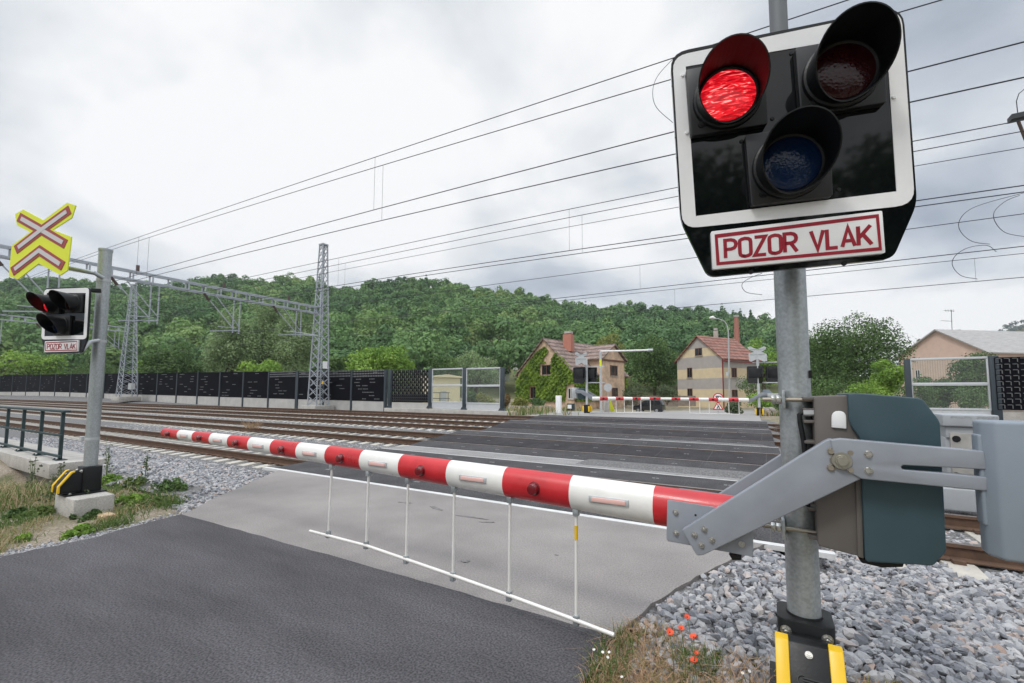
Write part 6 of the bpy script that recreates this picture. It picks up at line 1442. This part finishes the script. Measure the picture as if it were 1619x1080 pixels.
for a in (-1.3, 1.25):
    for s in (-.84, .66):
        b = MB(); b.tube([vp(a, s, .32), vp(a, s + .18, .32)], .32 * k_, 22); wh = b.build('wheel', tyre, van, bevel=.02); b = MB(); b.tube([vp(a, s - .01, .32), vp(a, s + .19, .32)], .20 * k_, 16); b.build('hub', chrome, wh)
for s in (-.6, .42): b = MB(); b.box(*[np.array(q) for q in (np.minimum(vp(-2.07, s, .68), vp(-1.98, s + .2, .86)), np.maximum(vp(-2.07, s, .68), vp(-1.98, s + .2, .86)))]); b.build('headlight', whitep, van, bevel=.02)
for s in (-.96, .80): b = MB(); q = vp(-.75, s, 1.12); b.box(q - .09, q + .09); b.build('wing_mirror', carp, van, bevel=.03)
b = MB(); q = vp(-2.085, 0, .5); b.box(q - [.01, .2, .05], q + [.01, .2, .05]); b.build('number_plate', whitep, van)

# ------------------------------------------------------------------ trees behind the viewpoint (seen mirrored in the black board)
for i, (x, y, hgt, lab) in enumerate(((4.3, -9.4, 8.6, 'leafy tree behind the viewpoint, mirrored at the left of the black board'), (9.4, -7.2, 8.2, 'leafy tree behind the viewpoint, mirrored at the right of the black board'), (7.0, -9.6, 8.4, 'leafy tree behind the viewpoint, mirrored right of the blue lamp'))):
    t = thing('leafy_tree', lab, 'tree', (x, y, 0)); b = MB(); b.tube([(x, y, -.2), (x, y, hgt * .6)], [.22, .08], 10); b.build('trunk', barkm, t)
    C, rr = lumps((x, y, hgt * .55), 2.9, hgt * .44, 34, 1., (.18, .34)); V, ti = blob_leaves(C, rr, 6500, .10, jit=.6); quads('crown', V, G_DEEP, t, ti)

# ------------------------------------------------------------------ grass, weeds, flowers
def blades(name, P, h, mat, lean=.45, width=.006, tint=None):
    n = len(P); a = RNG.uniform(0, 2 * math.pi, n); l = RNG.normal(size=(n, 2)) * lean; hh = h * RNG.uniform(.45, 1.15, n)
    w = np.stack([np.cos(a), np.sin(a), np.zeros(n)], 1) * (width * RNG.uniform(.6, 1.3, n))[:, None]
    m = P + np.stack([l[:, 0] * hh * .35, l[:, 1] * hh * .35, hh * .6], 1); t = P + np.stack([l[:, 0] * hh, l[:, 1] * hh, hh * (1 - .25 * np.abs(l).sum(1).clip(0, 2))], 1)
    V = np.stack([P - w, P + w, m + w * .8, m - w * .8, m - w * .8, m + w * .8, t + w * .12, t - w * .12], 1).reshape(-1, 3)
    tt = RNG.random(n) if tint is None else np.clip(tint + RNG.normal(size=n) * .14, 0, 1)
    o = quads(name, V, mat, None, np.repeat(tt, 2)); o['kind'] = 'stuff'; return o
def px_scatter(n, poly, zf=zground, patch=None):
    pts = np.array(poly, float); lo, hi = pts.min(0), pts.max(0); out_ = []; guard = 0
    while len(out_) < n and guard < n * 60:
        guard += 1; u, v = random.uniform(lo[0], hi[0]), random.uniform(lo[1], hi[1]); c = False; j = len(pts) - 1
        for i in range(len(pts)):
            if (pts[i][1] > v) != (pts[j][1] > v) and u < (pts[j][0] - pts[i][0]) * (v - pts[i][1]) / (pts[j][1] - pts[i][1]) + pts[i][0]: c = not c
            j = i
        if not c: continue
        p = at_z(u, v, -.03)
        if patch is not None and random.random() > patch(p[0], p[1]): continue
        p[2] = float(zf(p[0], p[1])); out_.append(p)
    return np.array(out_)
pat = lambda x, y: .5 + .5 * math.sin(x * 2.3 + 1.7 * math.sin(y * 3.1)) * math.sin(y * 2.9 + x)
left_poly = [(-40, 872), (0, 874), (110, 850), (215, 826), (283, 806), (310, 775), (285, 755), (235, 752), (190, 745), (150, 770), (85, 775), (60, 765), (0, 790), (-40, 800)]
PL = px_scatter(5600, left_poly, patch=lambda x, y: pat(x, y) ** 2 * (.55 + .45 * pat(x * 3.1, y * 3.7)))
PL = PL[~((np.abs(PL[:, 0] - LX) < .42) & (np.abs(PL[:, 1] - LY) < .36))]
tn = np.array([.16 + .42 * (pat(p[1] * .7, p[0] * .6) > .62) for p in PL]); blades('left_verge_grass', PL, .10, G_GRASS, .7, width=.005, tint=tn)
PL2 = px_scatter(520, [(165, 800), (190, 740), (235, 735), (300, 765), (300, 785), (240, 812), (190, 820)], patch=pat); blades('left_verge_weeds', PL2, .17, G_GRASS, .75, .007, RNG.choice([.12, .35, .7], len(PL2)))
PL3 = px_scatter(800, [(0, 745), (70, 758), (80, 790), (0, 815), (-40, 800)], patch=None); blades('embankment_dry_grass', PL3, .28, G_GRASS, .4, .006, RNG.choice([.3, .8], len(PL3)))
PR = px_scatter(2200, [(960, 1012), (1010, 985), (1040, 990), (1090, 1030), (1150, 1045), (1215, 1050), (1222, 1090), (1200, 1140), (925, 1140), (920, 1085)], patch=lambda x, y: .35 + .65 * pat(x * 1.8, y * 1.8)); blades('dry_grass_tuft', PR, .12, G_DRY, .85, .0026, RNG.beta(3, 2, len(PR)))
PR2 = px_scatter(220, [(925, 1040), (985, 1000), (1010, 1010), (1000, 1085), (925, 1110)], None or zground); blades('green_grass_tuft', PR2, .15, G_GRASS, .45, .003, np.full(len(PR2), .15))
PR3 = px_scatter(220, [(1070, 1035), (1150, 1040), (1130, 1090), (1070, 1090)]); blades('green_grass_right', PR3, .12, G_GRASS, .5, .003, np.full(len(PR3), .2))
PR4 = px_scatter(700, [(1320, 1040), (1420, 1060), (1500, 1085), (1480, 1120), (1300, 1120)]); blades('dry_grass_by_base', PR4, .07, G_DRY, .7, .0028)
PF = []
for poly, n in (([(800, 652), (880, 650), (880, 660), (820, 660)], 500), ([(890, 648), (990, 648), (990, 657), (890, 660)], 1400), ([(1110, 654), (1200, 650), (1240, 655), (1240, 660), (1120, 660)], 900)):
    for _ in range(n):
        pts = np.array(poly); u = random.uniform(pts[:, 0].min(), pts[:, 0].max()); v = random.uniform(pts[:, 1].min(), pts[:, 1].max()); d = random.uniform(27.5, 36); PF.append(at_d(u, v, d) * [1, 1, 0] + [0, 0, .05])
PF = np.array(PF); PF[:, 2] = zg(PF[:, 0], PF[:, 1]) - .05
PF = PF[~((PF[:, 0] > -13) & (PF[:, 0] < -.6) & (PF[:, 1] > 26)) | (RNG.random(len(PF)) < .0)]; blades('far_verge_grass', PF, .55, G_GRASS, .35, .03)
# tall weeds by the left plinth
def weed(label, u, v, hpx):
    b0 = at_z(u, v, -.05); d = px(b0)[2]; hh = hpx * d / F; t = thing('tall_weed', label, 'weed', tuple(b0), 'tall weeds by the left plinth'); b = MB(); tops = []
    for j in range(3):
        e = b0 + np.array([random.uniform(-.05, .05), random.uniform(-.05, .05), hh * random.uniform(.75, 1.)]); b.tube([b0, (b0 + e) / 2 + np.array([random.uniform(-.02, .02), 0, 0]), e], [.006, .005, .002], 5); tops.append((b0, e))
    b.build('stem', STEM, t); n = 110; P = []; s = []
    for _ in range(n): a, e = random.choice(tops); q = random.uniform(.12, 1); P.append(a * (1 - q) + e * q + RNG.normal(size=3) * .05 * (1.15 - q)); 
    P = np.array(P); V, ti = blob_leaves(P, np.full(n, .02), n, .020); quads('leaves', V, G_GREY, t, ti)
for a in (('tall leafy weed right of the left signal base', 168, 762, 70), ('tall thin weed in the ballast right of the left signal', 228, 770, 60), ('small weed against the left concrete plinth', 136, 812, 40), ('bushy weed left of the left concrete plinth', 78, 800, 55), ('thin weed in front of the parapet beam', 50, 778, 60), ('weed at the corner of the parapet and plinth', 98, 770, 45)): weed(*a)
G_GRASS2 = tint_mat('weed_leaves', [(0, (.09, .15, .04)), (1, (.26, .34, .11))], trans=.3)
def herb(label, u, v, rx, hh, mat, n=700, size=.022):
    b0 = at_z(u, v, -.05); t = thing('leafy_weed', label, 'weed', tuple(b0), 'leafy weed clumps'); b = MB()
    for j in range(6): b.tube([b0, b0 + np.array([rx * .7 * math.cos(j), rx * .7 * math.sin(j), hh * .7])], [.006, .003], 5)
    b.build('stem', STEM, t); C, rr = lumps(b0 + np.array([0, 0, hh * .4]), rx, hh * .6, 12, 1., (.3, .6)); V, ti = blob_leaves(C, rr, n, size, bottom=-.9); quads('leaves', V, mat, t, ti)
for a in (('dark leafy clump at the ballast edge right of the left plinth', 265, 778, .36, .22, G_DEEP), ('bright leafy clump beside the left plinth', 205, 800, .25, .18, G_BRIGHT), ('leafy clump by the fresh asphalt at left', 118, 850, .2, .12, G_BRIGHT), ('leafy clump below the left plinth front', 140, 822, .26, .12, G_DEEP), ('bright leafy clump behind the left signal base', 172, 765, .34, .16, G_BRIGHT), ('tiny clump by the asphalt edge far left', 38, 858, .10, .08, G_BRIGHT), ('green clump among the grass at the left frame edge', 22, 820, .22, .12, G_DEEP), ('green clump left of the concrete plinth', 70, 815, .2, .14, G_GRASS2), ('leafy clump between the plinth and the asphalt seam', 245, 800, .24, .12, G_GRASS2), ('green clump at the tip of the left verge', 290, 775, .16, .10, G_GRASS2), ('yellowish clump right behind the left plinth', 215, 770, .26, .16, G_GRASS2)): herb(*a)
tw = thing('dry_bush', 'small dry brown bush between the second track rails', 'bush', tuple(at_z(400, 676, .05))); b0 = at_z(398, 677, .05); b = MB()
for j in range(60): a = random.uniform(0, 6.28); r_ = random.uniform(.2, .75); b.tube([b0 + RNG.normal(size=3) * [.25, .1, 0], b0 + np.array([r_ * math.cos(a) * 1.2, r_ * math.sin(a) * .5, random.uniform(.1, .38)])], [.008, .003], 4)
b.build('twigs', M('dry_twig', (.34, .23, .13), .8), tw)
b = MB(); q = at_z(167, 818, -.02); b.box((q[0] - .11, q[1] - .07, -.03), (q[0] + .11, q[1] + .07, .02)); tag(b.build('cardboard_piece', cardb, bevel=.005), 'flat tan piece of board lying by the left plinth', 'board')
# poppies and daisies
def flower(kind, label, u, v, d, r_, petals, mp_, mc_, group, tilt=.4):
    c = at_d(u, v, d); g0 = np.array([c[0] + random.uniform(-.03, .03), c[1] + random.uniform(0, .04), float(zground(c[0], c[1])) - .02]); t = thing(kind, label, kind, tuple(g0), group)
    b = MB(); b.tube([g0, (g0 + c) / 2 + np.array([.01, .0, .01]), c], .0018, 5); b.build('stem', STEM, t)
    n = _n(_n(EYE - c) * .5 + np.array([random.uniform(-tilt, tilt), random.uniform(-tilt, tilt) * .5, .8])); ax = _n(np.cross(n, [0, 1, .2])); ay = np.cross(n, ax); b = MB()
    for k in range(petals):
        th = 2 * math.pi * k / petals; dd = math.cos(th) * ax + math.sin(th) * ay; ss = np.cross(n, dd); w = r_ * (1.9 if petals < 6 else .9) * math.sin(math.pi / petals) * (1.2 if petals < 6 else .9)
        up_ = random.uniform(.35, .85) if petals < 6 else .05
        pts = [c, c + dd * r_ * .55 + ss * w * .8 + n * r_ * up_ * .5, c + dd * r_ + ss * w * .45 + n * r_ * up_, c + dd * r_ * 1.06 + n * r_ * up_ * .9, c + dd * r_ - ss * w * .45 + n * r_ * up_, c + dd * r_ * .55 - ss * w * .8 + n * r_ * up_ * .5]
        b.add(pts, [(0, 1, 2, 3), (0, 3, 4, 5)])
    b.build('petals', mp_, t, smooth=60); b = MB(); disc(b, c + n * r_ * .05, n, r_ * .25, r_ * .2, 10, taper=.6); b.build('flower_eye', mc_, t)
pl_ = ['highest poppy, at the edge of the ballast stones', 'second highest poppy among the ballast stones', 'leftmost red poppy, on the stones above the dry grass', 'wide red poppy right of the leftmost one', 'small poppy bud just above the lowest poppy', 'lowest large poppy above the dry grass tuft']
for i, (u, v, r_) in enumerate(((1086.5, 976, .026), (1077, 993.5, .024), (1059, 1000, .028), (1097, 1008, .030), (1100.5, 1033, .020), (1098, 1044.5, .032))): flower('poppy', pl_[i], u, v, 2.35 if v > 990 else 2.5, r_ * .56, 5, POPPY, blackm, 'red poppies by the ballast')
dl = ['daisy highest at the left edge of the dry grass', 'daisy second from the left by the dark asphalt edge', 'daisy third in the row left of the dry grass', 'daisy low in the dry grass near the frame bottom', 'daisy left of the pair near the yellow post base', 'daisy right of the pair near the yellow post base', 'daisy below the row at the bottom left of the tuft']
for i, (u, v) in enumerate(((939, 1027), (953, 1031), (963, 1031), (983, 1070), (1174, 1064), (1185, 1061), (961, 1039))): flower('daisy', dl[i], u, v, 2.3, .0085, 11, DAISY, DAISYC, 'small white daisies in the grass')
print('trees on hill', cnt)

# ------------------------------------------------------------------ thin summer haze over the valley
hz = MB(); hz.box((-1300, -60, -4), (1300, 1250, 260)); hzm = bpy.data.materials.new('valley_haze'); hzm.use_nodes = True; t_ = hzm.node_tree
t_.nodes.remove(t_.nodes['Principled BSDF']); pv = nd(t_, 'ShaderNodeVolumePrincipled'); pv.inputs['Color'].default_value = (.86, .92, 1, 1); pv.inputs['Density'].default_value = .0002; pv.inputs['Anisotropy'].default_value = .1
t_.links.new(pv.outputs[0], t_.nodes['Material Output'].inputs['Volume']); o = hz.build('haze', hzm, None, smooth=0); o['kind'] = 'stuff'
